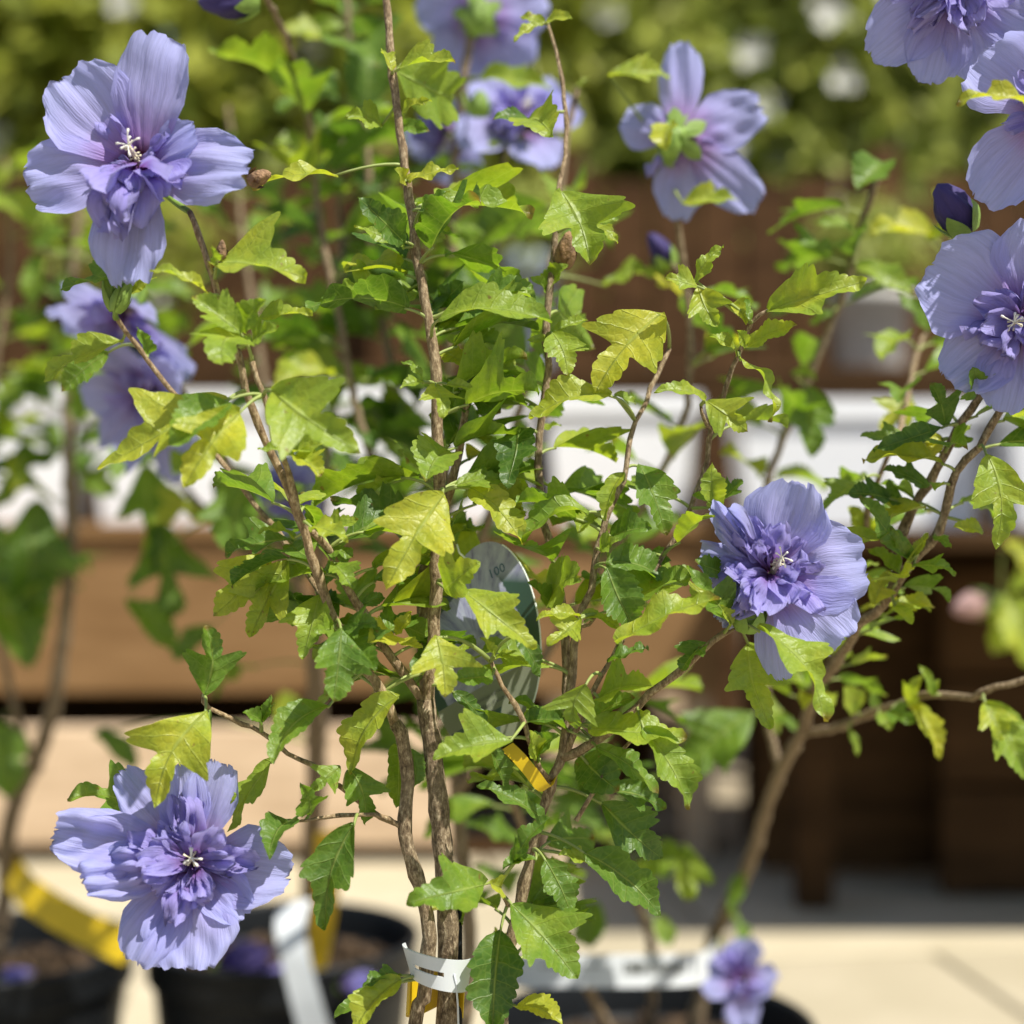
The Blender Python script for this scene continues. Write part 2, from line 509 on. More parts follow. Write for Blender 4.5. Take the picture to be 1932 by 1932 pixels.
class Shrub:
    def __init__(s, base, label, seed, group='hibiscus shrubs in black pots'):
        s.root = thing('hibiscus_shrub', base, label, 'shrub', group)
        s.R = np.random.default_rng(seed)
        s.pts, s.px, s.br = [], [], []
        s.nleaf = 0
    def branch(s, name, ctrl, r0, r1, tone=.5, hidden=False):
        """ctrl: (px, py, distance) control points; r in mm"""
        c = np.array([P(*p) for p in ctrl])
        L = np.r_[0, np.cumsum(np.linalg.norm(np.diff(c, axis=0), axis=1))]
        f = L / L[-1]
        path, rad = smooth_path(c, (r0 + (r1 - r0) * f) * .001)
        Rr = s.R
        n = len(path)
        # knotty nodes and a slight zig-zag
        nodes = np.zeros(n)
        for q in np.cumsum(Rr.integers(3, 8, 60)):
            if q >= n - 1:
                break
            nodes[q] = Rr.uniform(.05, .28)
        rad = rad * (1 + nodes + Rr.normal(0, .02, n))
        wob = Rr.normal(0, .00032, (n, 3)); wob[0] = wob[-1] = 0
        path = path + wob
        V, F, uv = tube(path, rad, 9)
        V = V + Rr.normal(0, .00012, V.shape)
        o = mk(name, V, F, BARK, s.root, path[0], uv, None, True, tone)
        s.pts.append(path)
        px = np.stack([966 + path[:, 0] / (path[:, 1] * TAN) * 966, 966 - (path[:, 2] - CAM_H) / (path[:, 1] * TAN) * 966], -1)
        s.px.append(px)
        s.br.append((path, rad))
        return o
    def near_px(s, fx, fy):
        best = None
        for pts, px in zip(s.pts, s.px):
            d = np.hypot(px[:, 0] - fx, px[:, 1] - fy)
            i = int(np.argmin(d))
            if best is None or d[i] < best[0]:
                best = (d[i], pts[i])
        return best
    def near3(s, p):
        best = None
        for pts in s.pts:
            d = np.linalg.norm(pts - p, axis=1)
            i = int(np.argmin(d))
            if best is None or d[i] < best[0]:
                best = (d[i], pts[i])
        return best[1]
    def hand(s, rows):
        """rows: crop, base x,y, tip x,y, kind, face angle, width factor, tone, [depth shift at base, at tip, droop]"""
        for r in rows:
            c, bx, by, tx, ty, kind, face, w, tone = r[:9]
            db, dt, dr = (list(r[9:]) + [None, None, None][len(r) - 9:])[:3]
            b = C(c, bx, by) if c else (bx, by)
            t = C(c, tx, ty) if c else (tx, ty)
            d0, ap = s.near_px(*b)
            d = ap[1] - .006 + (s.R.normal(0, .004) if db is None else db)
            dtip = d + (s.R.normal(-.008, .008) if dt is None else dt)
            B, T = P(*b, d), P(*t, dtip)
            ex = nrm(T - B)
            view = -nrm(B - np.array([0, 0, CAM_H]))
            nc = nrm(view - ex * np.dot(view, ex))
            nu = np.cross(nc, ex)
            if abs(nu[2]) > .15:
                nu = nu * np.sign(nu[2])
            else:
                nu = nu * np.sign(nu[0])
            f = math.radians(face + s.R.normal(0, 5))
            n = math.cos(f) * nc + math.sin(f) * nu
            add_leaf(s.root, B, T, n, kind, w, tone, s.R, attach=s.near3(B), droop=dr)
            s.nleaf += 1
    def fill(s, bi, spacing, size, tone, start=.1, end=1.0, back=.3, rows=36, cols=5, prob=1.0, kinds=('T', 'O', 'T', 'D')):
        path, rad = s.br[bi]
        L = np.r_[0, np.cumsum(np.linalg.norm(np.diff(path, axis=0), axis=1))]
        q = L[-1] * start + s.R.random() * spacing
        R = s.R
        while q < L[-1] * end and s.nleaf < 296:
            i = int(np.searchsorted(L, q)); i = min(i, len(path) - 1)
            p = path[i]
            for k in range(R.integers(1, 4)):
                if R.random() > prob:
                    continue
                az = R.uniform(0, 6.283)
                h = nrm([math.cos(az), math.sin(az) * .9 + back, 0])
                ex = nrm(h + np.array([0, 0, R.uniform(-.5, .55)]))
                ln = R.uniform(*size)
                B = p + nrm(h + np.array([0, 0, .5])) * R.uniform(.006, .02)
                T = B + ex * ln
                n = np.array([R.normal(.1, .45), R.normal(-.1, .45), 1.0])
                add_leaf(s.root, B, T, n, kinds[R.integers(len(kinds))], R.uniform(.8, 1.15), float(np.clip(R.normal(tone, .2), 0, 1)), R,
                         attach=p, rows=rows, cols=cols)
                s.nleaf += 1
            q += spacing * R.uniform(.6, 1.5)

# ------------------------------------------------------------------ flowers
def petal_shape(L, W, phi0, phi1, R, rows=22, cols=19, ruff=.10, pleat=.012, edge=.06, cup=.15, notch=.0):
    """radial x, lateral y, axis z; phi0 / phi1: rise above the flower plane at the base / the tip"""
    u = np.linspace(0, 1, rows); v = np.linspace(-1, 1, cols)
    ph = R.uniform(0, 6.283, 8)
    g = np.interp(u, [0, .12, .35, .62, .85, 1], [.10, .26, .62, .96, 1.0, .86])
    tipcut = 1 - .24 * np.abs(v) ** 2.6 + edge * (.45 * np.sin(5 * v + ph[0]) + .35 * np.sin(11 * v + ph[1]) + .25 * np.sin(23 * v + ph[2])) - notch * np.exp(-(v / .22) ** 2)
    lx = u[:, None] * tipcut[None, :]
    y = v[None, :] * g[:, None] * W / L
    y = y * (1 + .05 * np.sin(7 * u + ph[3]))[:, None]
    phi = phi1 + (phi0 - phi1) * (1 - lx) ** 1.6
    # integrate the rise along the petal
    dl = np.diff(lx, axis=0, prepend=0 * lx[:1])
    x = np.cumsum(dl * np.cos(phi), axis=0)
    z = np.cumsum(dl * np.sin(phi), axis=0)
    z = z + cup * (v ** 2)[None, :] * g[:, None] * W / L
    z = z + ruff * (u ** 1.8)[:, None] * (np.sin(3.3 * v + ph[4])[None, :] * .55 + np.sin(6.5 * v + ph[5] + 2 * 0)[None, :] * .30) * (W / L) * 1.6
    z = z + ruff * .35 * (u ** 5)[:, None] * np.sin(15 * v + ph[6])[None, :] * (W / L) * 1.4
    z = z + pleat * np.sin(np.pi * u)[:, None] ** .7 * (np.sin(13 * v + ph[7] + .8 * np.sin(3 * v))[None, :] + .6 * np.sin(25 * v + ph[0])[None, :])
    for q in range(7):
        kx, ky = R.normal(0, 7), R.normal(0, 5)
        z = z + ruff * .11 * np.clip(u * 2, 0, 1)[:, None] * np.sin(kx * lx + ky * v[None, :] + R.uniform(0, 6.3))
    z = z + R.normal(0, .0012, z.shape)
    V = np.stack([x, y, z], -1).reshape(-1, 3) * L
    uv = np.stack([np.repeat(u, cols), np.tile(v * .5 + .5, rows)], -1)
    return V, grid_faces(rows, cols), uv

def sepal_piece(mb, o, axis, dirv, L, W, up, mi=0, seg=6):
    side = np.cross(axis, dirv)
    t = np.linspace(0, 1, seg)
    w = W * np.sin(np.pi * np.clip(t * .85 + .12, 0, 1)) ** .8
    w[-1] = W * .05
    c = o + dirv * (L * t * math.cos(up))[:, None] + axis * (L * t * math.sin(up) + L * .10 * np.sin(np.pi * t))[:, None] if False else \
        o + np.outer(L * t * math.cos(up), dirv) + np.outer(L * t * math.sin(up) , axis)
    V = np.stack([c - side * w[:, None], c - (np.cross(dirv, side) * .12 * W), c + side * w[:, None]], 1).reshape(-1, 3)
    mb.add(V, grid_faces(seg, 3), None, mi)

def flower(shrub, px, py, d, axis, petals, inner, attach_px=None, seed=0, r=np.array([0, 0, 0]), scale=1.0, stamen=True,
           bias=None, flat=0, inner_len=(.014, .027), rows=22, cols=19, pmat=None, crumple=1.0, center_shift=(0, 0)):
    R = np.random.default_rng(1000 + seed)
    o = P(px, py, d)
    a = nrm(axis)
    ex = nrm(np.array([1.0, 0, 0]) - a * a[0])
    ey = np.cross(a, ex)
    if ey[2] < 0:
        ey = -ey
    base = o - a * .010 * scale
    root = shrub.root if shrub else None
    # calyx with sepals and the stalk
    mb = MB()
    th = np.linspace(0, 6.283, 10, endpoint=False)
    prof = [(-.013, .0012), (-.012, .0030), (-.009, .0052), (-.004, .0062), (.001, .0058), (.003, .0030)]
    V = np.concatenate([base + a * z * scale + rr * scale * (np.cos(th)[:, None] * ex + np.sin(th)[:, None] * ey) for z, rr in prof])
    mb.add(V, grid_faces(len(prof), 10, wrap=True), None, 0)
    for k in range(5):
        t = k * 1.2566 + .5
        dv = math.cos(t) * ex + math.sin(t) * ey
        sepal_piece(mb, base - a * .002 * scale + dv * .004 * scale, a, dv, .015 * scale, .0045 * scale, .55)
    for k in range(7):
        t = k * .8976 + .2
        dv = math.cos(t) * ex + math.sin(t) * ey
        sepal_piece(mb, base - a * .010 * scale + dv * .003 * scale, a, dv, .011 * scale, .0011 * scale, .35)
    if attach_px is not None:
        ap = shrub.near_px(*attach_px)[1]
        st = base - a * .012 * scale
        ctrl = (ap + st) / 2 - a * .30 * np.linalg.norm(ap - st)
        t = np.linspace(0, 1, 10)[:, None]
        path = (1 - t) ** 2 * ap + 2 * t * (1 - t) * ctrl + t ** 2 * st
        tv, tf, tu = tube(path, np.linspace(.0013, .0015, 10), 7)
        mb.add(tv, tf, tu, 0)
    fl = mb.out('flower', [SEPAL], root, base)
    for (ang, L, W, p0, p1, *ex2) in petals:
        kw = dict(ruff=.10 * crumple, pleat=.006 * crumple, edge=.05)
        if ex2:
            kw.update(ex2[0])
        V, F, uv = petal_shape(L * .001, W * .001, math.radians(p0), math.radians(p1), R, rows, cols, **kw)
        t = math.radians(ang)
        dv = math.cos(t) * ex + math.sin(t) * ey
        sv = np.cross(a, dv)
        lift = R.uniform(-.0012, .0012)
        V = base + a * (.002 + lift) + dv * .002 + V[:, :1] * dv + V[:, 1:2] * sv + V[:, 2:3] * a
        mk('petal', V, F, pmat or PETAL, fl, base, uv)
    cs = center_shift[0] * ex + center_shift[1] * ey
    for k in range(inner):
        ang = R.uniform(0, 6.283)
        L = R.uniform(*inner_len) * scale
        if bias is not None and R.random() < bias[1]:
            ang = math.radians(bias[0] + R.normal(0, bias[2]))
        elif flat:
            L *= .6
        W = L * R.uniform(.16, .34)
        p0 = math.radians(R.uniform(45, 85)); p1 = math.radians(R.uniform(-15, 55) - flat)
        V, F, uv = petal_shape(L, W, p0, p1, R, 12, 9, ruff=.40, pleat=.03, edge=.10, cup=R.uniform(-.2, .6))
        dv = math.cos(ang) * ex + math.sin(ang) * ey
        tw = R.normal(0, .6)
        sv0 = np.cross(a, dv)
        sv = math.cos(tw) * sv0 + math.sin(tw) * a
        ax2 = -math.sin(tw) * sv0 + math.cos(tw) * a
        r0 = R.uniform(.0, .006) * scale
        V = base + cs + a * R.uniform(.003, .012) * scale + dv * r0 + V[:, :1] * dv + V[:, 1:2] * sv + V[:, 2:3] * ax2
        mk('inner_petal', V, F, INNER, fl, base, uv)
    if stamen:
        mb = MB()
        tipz = .021 * scale; a0 = a; a = nrm(a + ex * R.uniform(-.4, .4) + ey * R.uniform(-.3, .3))
        t = np.linspace(0, 1, 6)[:, None]
        cp = base + cs + a * (.004 + (tipz - .004) * t) 
        tv, tf, tu = tube(cp, np.linspace(.0016, .0009, 6) * scale, 6)
        mb.add(tv, tf, tu, 1)
        for k in range(14):
            ang = R.uniform(0, 6.283)
            dv = math.cos(ang) * ex + math.sin(ang) * ey
            q = base + cs + a * R.uniform(.010, .023) * scale
            e = q + (dv * R.uniform(.002, .004) + a * .001) * scale
            tv, tf, tu = tube([q, (q + e) / 2, e], [.0002, .0002, .0006], 4)
            mb.add(tv, tf, tu, 1)
        for k in range(6):
            ang = k * 1.05 + R.uniform(-.7, .7)
            dv = math.cos(ang) * ex + math.sin(ang) * ey
            q = base + cs + a * tipz
            t = np.linspace(0, 1, 7)[:, None]
            l = R.uniform(.003, .0065) * scale
            path = q + dv * l * t * R.uniform(.5, 1.1) + a * l * (R.uniform(.4, 1.2) * t - .6 * t ** 2)
            rr = np.array([.00034, .0003, .00028, .00028, .0003, .0006, .0005]) * scale
            tv, tf, tu = tube(path, rr, 6)
            mb.add(tv, tf, tu, 0)
        mb.out('stamen_column', [STIGMA, ANTHER], fl, base); a = a0
    return fl

def bud(shrub, px, py, d, axis, L, W, mat, attach_px=None, seed=0, twist=1.2, sep=.5, name='bud', sepmat=None):
    R = np.random.default_rng(3000 + seed)
    o = P(px, py, d)
    a = nrm(axis)
    ex = nrm(np.cross(a, [0.3, 1, .2])); ey = np.cross(a, ex)
    base = o - a * L * .5
    mb = MB()
    th = np.linspace(0, 6.283, 20, endpoint=False)
    n = 12
    rows = []
    for i, t in enumerate(np.linspace(0, 1, n)):
        rr = W * (math.sin(math.pi * min(1, .12 + t * .80)) ** .75) * (1 - .35 * t)
        wav = 1 + .16 * np.sin(5 * th + twist * t * 4) * min(1, t * 2) + R.normal(0, .03, 20)
        if i == n - 1:
            rr *= .15
        rows.append(base + a * L * t + rr * wav[:, None] * (np.cos(th)[:, None] * ex + np.sin(th)[:, None] * ey))
    V = np.concatenate(rows)
    uv = np.stack([np.repeat(np.linspace(.2, 1, n), 20), np.tile(th / 6.283, n)], -1)
    F = grid_faces(n, 20, wrap=True).tolist(); F.append([(n - 1) * 20 + j for j in range(20)]); F.append(list(range(20))[::-1])
    mb.add(V, F, uv, 0)
    if attach_px is not None:
        ap = shrub.near_px(*attach_px)[1]
        ctrl = (ap + base) / 2 - a * .3 * np.linalg.norm(ap - base)
        t = np.linspace(0, 1, 8)[:, None]
        path = (1 - t) ** 2 * ap + 2 * t * (1 - t) * ctrl + t ** 2 * (base + a * .001)
        tv, tf, tu = tube(path, .0011, 6)
        mb.add(tv, tf, tu, 1)
    b = mb.out(name, [mat, sepmat or SEPAL], shrub.root if shrub else None, base)
    for k in range(5):
        t = k * 1.2566 + R.uniform(-.2, .2)
        m2 = MB()
        dv = math.cos(t) * ex + math.sin(t) * ey
        tt = np.linspace(0, 1, 7)
        Vs = []
        for q in tt:
            zz = q * sep
            rr = W * (math.sin(math.pi * min(1, .12 + zz * .80)) ** .75) * (1 - .35 * zz) * 1.22 + .0004 + .12 * W * q ** 3
            hw = .62 * (1 - q ** 1.6) + .02
            for e in (-1, -.4, .4, 1):
                an = t + e * hw
                Vs.append(base + a * (L * zz - .0004) + rr * (math.cos(an) * ex + math.sin(an) * ey))
        m2.add(Vs, grid_faces(7, 4))
        m2.out('sepal', [sepmat or SEPAL], b, base)
    return b
# ------------------------------------------------------------------ the setting
def xat(px, d):
    return (px - 966) / 966 * TAN * d
def zat(py, d):
    return CAM_H + (966 - py) / 966 * TAN * d

def bevel_box_mesh(name, sx, sy, sz, bev, mat):
    """box with bevelled upper edges, centred in x and y, top at z = 0"""
    me = bpy.data.meshes.new(name)
    x, y = sx / 2, sy / 2
    b = bev
    V = [(-x, -y, -sz), (x, -y, -sz), (x, y, -sz), (-x, y, -sz), (-x, -y, -b), (x, -y, -b), (x, y, -b), (-x, y, -b),
         (-x + b, -y + b, 0), (x - b, -y + b, 0), (x - b, y - b, 0), (-x + b, y - b, 0)]
    F = [(3, 2, 1, 0), (0, 1, 5, 4), (1, 2, 6, 5), (2, 3, 7, 6), (3, 0, 4, 7), (4, 5, 9, 8), (5, 6, 10, 9), (6, 7, 11, 10), (7, 4, 8, 11), (8, 9, 10, 11)]
    me.from_pydata(V, [], F)
    me.materials.append(mat)
    me.update()
    return me

def paver_mat():
    m, nt, N, Lk, b = new_mat('paver')
    tc = N.new('ShaderNodeTexCoord'); oi = N.new('ShaderNodeObjectInfo')
    ad = N.new('ShaderNodeVectorMath'); ad.operation = 'ADD'
    Lk.new(tc.outputs['Object'], ad.inputs[0]); Lk.new(oi.outputs['Location'], ad.inputs[1])
    n = noise(N, Lk, 5, 5, ad.outputs[0]); n2 = noise(N, Lk, 160, 3, ad.outputs[0])
    r = ramp(N, [(0.3, (0.40, 0.345, 0.225)), (0.7, (0.505, 0.44, 0.305))])
    Lk.new(n.outputs['Fac'], r.inputs['Fac'])
    c = mixc(N, Lk, math_node(N, Lk, 'MULTIPLY_ADD', n2.outputs['Fac'], 1.2, -0.45, clamp=True), r.outputs['Color'], (0.36, 0.30, 0.21))
    hs = N.new('ShaderNodeHueSaturation'); Lk.new(c, hs.inputs['Color'])
    Lk.new(math_node(N, Lk, 'MULTIPLY_ADD', oi.outputs['Random'], 0.22, 0.88), hs.inputs['Value'])
    Lk.new(hs.outputs[0], b.inputs['Base Color'])
    b.inputs['Roughness'].default_value = 0.85
    bp = N.new('ShaderNodeBump'); bp.inputs['Strength'].default_value = 0.3; bp.inputs['Distance'].default_value = 0.003
    Lk.new(n2.outputs['Fac'], bp.inputs['Height']); Lk.new(bp.outputs[0], b.inputs['Normal'])
    return m
PAVER = paver_mat()
JOINT = simple('joint_sand', (0.30, 0.25, 0.17), 0.95, 0.25, 30, 0.4, 200)

g = mk('ground', [(-40, -20, -.012), (40, -20, -.012), (40, 60, -.012), (-40, 60, -.012)], [(0, 1, 2, 3)], JOINT, smooth=False)
g['kind'] = 'structure'
pv_me = bevel_box_mesh('paver', .592, .392, .045, .004, PAVER)
yaw = math.radians(8)
cy, sy_ = math.cos(yaw), math.sin(yaw)
for i in range(-5, 7):
    for j in range(-3, 10):
        lx = i * .6 + (.3 if j % 2 else 0); ly = j * .4
        X = lx * cy - ly * sy_; Y = .5 + lx * sy_ + ly * cy
        if Y < -.2 or Y > 3.4 or abs(X) > 2.7:
            continue
        o = bpy.data.objects.new('paver', pv_me)
        COL.objects.link(o)
        o.parent = g
        o.location = (X, Y, float(rng.normal(0, .0012)))
        o.rotation_euler = (0, 0, yaw)

def board(name, lo, hi, mat, parent, bev=.004):
    """one plank: a box with softened long edges"""
    lo, hi = np.array(lo, float), np.array(hi, float)
    c = (lo + hi) / 2; h = (hi - lo) / 2
    b = min(bev, h.min() * .5)
    V, F = [], []
    pts = []
    for ax in range(3):
        for sg in (-1, 1):
            o1, o2 = [k for k in range(3) if k != ax]
            q = []
            for a1, a2 in ((-1, -1), (1, -1), (1, 1), (-1, 1)):
                p = np.zeros(3); p[ax] = sg * h[ax]; p[o1] = a1 * (h[o1] - b); p[o2] = a2 * (h[o2] - b)
                q.append(p)
            pts.append((ax, sg, q))
    import itertools
    idx = {}
    def vid(p):
        k = tuple(np.round(p, 6))
        if k not in idx:
            idx[k] = len(V); V.append(p)
        return idx[k]
    for ax, sg, q in pts:
        F.append([vid(p) for p in (q if sg > 0 else q[::-1])])
    for ax in range(3):
        o1, o2 = [k for k in range(3) if k != ax]
        for s1 in (-1, 1):
            for s2 in (-1, 1):
                q = []
                for e in (-1, 1):
                    p = np.zeros(3); p[ax] = e * (h[ax] - b); p[o1] = s1 * h[o1]; p[o2] = s2 * (h[o2] - b); q.append(p)
                for e in (1, -1):
                    p = np.zeros(3); p[ax] = e * (h[ax] - b); p[o1] = s1 * (h[o1] - b); p[o2] = s2 * h[o2]; q.append(p)
                F.append([vid(p) for p in q])
    for s in itertools.product((-1, 1), repeat=3):
        s = np.array(s)
        F.append([vid(s * (h - b) + np.eye(3)[k] * s[k] * b) for k in range(3)])
    return mk(name, np.array(V) + c, F, mat, parent, c, smooth=False)

# --- timber bench on the left: brown fascia with shade in its colour, pine lower board, plank top
D = 3.0
bench = thing('timber_bench', (-.6, D + .3, 0), 'timber plant bench with orange brown fascia and pale lower boards', 'bench')
x0, x1 = -2.70, .40
top = zat(1012, D)
board('fascia_board', (x0, D, zat(1308, D)), (x1, D + .03, top - .002), SHADEDWOOD, bench)
board('lower_board', (x0, D - .004, .035), (xat(866, D), D + .028, zat(1372, D)), PINE, bench)
board('shadow_gap_strip', (x0, D + .05, .002), (x1, D + .07, .033), DARKWOOD, bench)  # dark strip standing in for the shadow gap under the lower board
for k in range(6):
    yy = D - .02 + k * .125
    board('top_plank', (x0, yy, top), (x1 + .02, yy + .118, top + .024), SHADEDWOOD, bench)
for px in (-2.65, -1.7, xat(1065, D), .36):
    board('bench_leg', (px - .028, D + .032, .001), (px + .028, D + .09, top - .002), PINE, bench)
for px in (-2.65, -1.7, .36):
    board('bench_leg', (px - .028, D + .62, .001), (px + .028, D + .68, top - .002), PINE, bench)
board('back_panel', (x0, D + .70, .001), (x1, D + .72, top - .003), DARKWOOD, bench)

# --- dark table on the right with a deep overhanging top
tb = thing('display_table', (1.0, 2.95, 0), 'dark brown display table with deep overhanging top', 'table')
tx0, tx1, ty0 = .43, 2.30, 2.24
ttop = zat(1032, ty0 + .25)
for k in range(8):
    yy = ty0 + k * .15
    board('top_plank', (tx0, yy, ttop), (tx1, yy + .143, ttop + .026), DARKWOOD, tb)
for (px, py) in ((tx0 + .05, ty0 + .40), (tx1 - .08, ty0 + .40), (tx0 + .05, ty0 + .97), (tx1 - .08, ty0 + .97)):
    board('table_leg', (px, py, .001), (px + .06, py + .06, ttop - .002), DARKWOOD, tb)
for k in range(3):
    board('end_panel_board', (.74 , ty0 + .47, .012 + k * .19), (tx1 - .09, ty0 + .50, .012 + k * .19 + .182), DARKWOOD, tb)
board('back_board', (tx0 + .02, ty0 + .62, .02), (tx1, ty0 + .645, ttop - .003), DARKWOOD, tb)

# --- raised shelf and fence behind
sh = thing('raised_shelf', (0, 4.05, 0), 'raised dark timber shelf standing behind the white planters', 'shelf')
for k in range(3):
    board('shelf_plank', (-3.4, 3.86 + k * .135, 1.0), (3.4, 3.86 + k * .135 + .128, 1.026), FENCEWOOD, sh)
board('shelf_fascia', (-3.4, 3.835, .86), (3.4, 3.857, 1.02), DARKWOOD, sh)
for px in (-3.3, -2.1, -.7, .7, 2.05, 3.25):
    board('shelf_leg', (px, 3.90, .001), (px + .07, 3.97, .998), DARKWOOD, sh)

fn = thing('timber_fence', (0, 4.75, 0), 'dark brown upright board fence behind the shelf', 'fence')
for k in range(62):
    x = -4.34 + k * .14
    board('fence_board', (x, 4.72, .02), (x + .132, 4.742, 1.66 + .015 * (k % 3)), FENCEWOOD, fn)
for z in (.35, 1.35):
    board('fence_rail', (-4.3, 4.743, z), (4.3, 4.78, z + .09), FENCEWOOD, fn)
for px in (-4.2, -3.3, -2.5, -1.30, -.42, .12, 1.05, 1.9, 2.9, 3.9):
    board('fence_post', (px, 4.63, .001), (px + .09, 4.718, 1.74), FENCEWOOD, fn)

# --- white planters on the bench and table
def planter(xc, yc, z, w, dpt, h, label):
    t = thing('planter_box', (xc, yc, z), label, 'planter', 'white planters on the benches')
    t_ = .012
    m = MB()
    def ring(z_, ox, oy):
        return [(xc - ox, yc - oy, z_), (xc + ox, yc - oy, z_), (xc + ox, yc + oy, z_), (xc - ox, yc + oy, z_)]
    b = .86
    V = ring(z, w / 2 * b, dpt / 2 * b) + ring(z + h, w / 2, dpt / 2) + ring(z + h, w / 2 - t_, dpt / 2 - t_) + ring(z + .02, w / 2 * b - t_, dpt / 2 * b - t_)
    F = [(3, 2, 1, 0)] + grid_faces(4, 4, wrap=True).tolist() + [(12, 13, 14, 15)]
    m.add(V, F)
    m.out('box_wall', PLANTER, t, smooth=False)
    m = MB()
    V = ring(z + h - .035, w / 2 + .001, dpt / 2 + .001) + ring(z + h - .035, w / 2 + .009, dpt / 2 + .009) + ring(z + h + .002, w / 2 + .009, dpt / 2 + .009) + ring(z + h + .002, w / 2 - t_ - .001, dpt / 2 - t_ - .001)
    m.add(V, grid_faces(4, 4, wrap=True))
    m.out('rim', PLANTER, t, smooth=False)
    m = MB()
    m.add(ring(z + h - .03, w / 2 - t_ * 1.05, dpt / 2 - t_ * 1.05), [(0, 1, 2, 3)])
    m.out('soil', SOIL, t, smooth=False)
    return t
zt = top + .0245
for k, (xc, w, h) in enumerate([(-1.06, .42, .265), (-.62, .43, .255), (-.17, .44, .265), (.215, .29, .25)]):
    planter(xc, 3.20, zt, w, .24, h, ['white planter box at the far end of the orange bench', 'wide white planter box second along the orange bench',
            'wide white planter box in the middle of the orange bench', 'small white planter box at the bench end by the dark table'][k])
zt2 = ttop + .0265
for k, (xc, w, h) in enumerate([(.555, .26, .235), (.80, .20, .24), (1.08, .32, .235)]):
    planter(xc, 3.02 if k != 1 else 3.12, zt2, w, .22, h, ['white planter box on the near corner of the dark table', 'narrow white planter set back on the dark table',
            'white planter box at the outer end of the dark table'][k])

# --- round pots on the shelf
def round_pot(xc, yc, z, r, h, mat, label):
    m = MB()
    th = np.linspace(0, 6.283, 28, endpoint=False)
    prof = [(0, .001), (r * .74, 0), (r * .80, .01), (r * .97, h * .84), (r * 1.05, h * .85), (r * 1.06, h), (r * .95, h), (r * .93, h * .86)]
    V = np.concatenate([np.stack([xc + rr * np.cos(th), yc + rr * np.sin(th), z + zz + 0 * th], -1) for rr, zz in prof])
    m.add(V, grid_faces(len(prof), 28, wrap=True))
    t = thing('round_pot', (xc, yc, z), label, 'pot', 'round pots on the raised shelf')
    m.out('pot_wall', mat, t)
    m = MB()
    V = [(xc, yc, z + h * .88)] + [(xc + r * .945 * math.cos(a), yc + r * .945 * math.sin(a), z + h * .87) for a in th]
    m.add(V, [(0, i + 1, (i + 1) % 28 + 1) for i in range(28)])
    m.out('soil', SOIL, t)
    return t
round_pot(xat(1640, 4.0), 4.0, 1.0265, .105, .20, GREYPOT, 'pale grey round pot standing alone on the raised shelf')
round_pot(xat(1000, 4.05), 4.05, 1.0265, .075, .30, BLUEPOT, 'tall blue grey pot on the raised shelf')
round_pot(xat(250, 4.0), 4.0, 1.0265, .09, .18, GREYPOT, 'pale grey round pot on the shelf above the orange bench')

# --- tall shrubs behind the fence
def foliage_mat(name, c0, c1):
    m, nt, N, Lk, b = new_mat(name)
    g_ = N.new('ShaderNodeNewGeometry')
    r = ramp(N, [(0.0, c0), (1.0, c1)])
    Lk.new(g_.outputs['Random Per Island'], r.inputs['Fac'])
    Lk.new(r.outputs['Color'], b.inputs['Base Color'])
    b.inputs['Roughness'].default_value = 0.5
    tr = N.new('ShaderNodeBsdfTranslucent'); Lk.new(r.outputs['Color'], tr.inputs['Color'])
    mx = N.new('ShaderNodeMixShader'); mx.inputs[0].default_value = .5
    Lk.new(b.outputs[0], mx.inputs[1]); Lk.new(tr.outputs[0], mx.inputs[2])
    Lk.new(mx.outputs[0], N['Material Output'].inputs['Surface'])
    return m
FOL = [foliage_mat('foliage_yellow', (0.19, 0.25, 0.03), (0.56, 0.58, 0.09)), foliage_mat('foliage_mid', (0.20, 0.26, 0.04), (0.56, 0.60, 0.14)),
       foliage_mat('foliage_grey', (0.17, 0.22, 0.06), (0.50, 0.55, 0.22))]
BLOOM = simple('pale_blossom', (0.70, 0.69, 0.62), .7, .1, 20, trans=.25)

def leaf_cloud(R, centre, rad, n, size, shell=.55):
    p = R.normal(0, 1, (n, 3)); p /= np.linalg.norm(p, axis=1)[:, None]
    rr = (shell + (1 - shell) * R.random(n) ** .7)
    lump = 1 + .22 * np.sin(p[:, 0] * 5 + centre[0] * 7) * np.sin(p[:, 2] * 6 + centre[1]) + .15 * np.sin(p[:, 1] * 9)
    c = np.array(centre) + p * (rr * lump)[:, None] * np.array(rad)
    d = R.normal(0, 1, (n, 3)); d[:, 2] -= .3; d /= np.linalg.norm(d, axis=1)[:, None]
    nn = R.normal(0, .6, (n, 3)) + np.array([.42, -.5, .83]); nn -= d * np.sum(nn * d, 1)[:, None]; nn /= np.linalg.norm(nn, axis=1)[:, None]
    s = np.cross(nn, d)
    l = R.uniform(*size, n)[:, None]
    w = l * R.uniform(.22, .34, n)[:, None]
    V = np.stack([c, c + d * l * .45 + s * w + nn * l * .06, c + d * l - nn * l * .10, c + d * l * .45 - s * w + nn * l * .06], 1).reshape(-1, 3)
    F = np.arange(n * 4).reshape(n, 4)
    return V, F

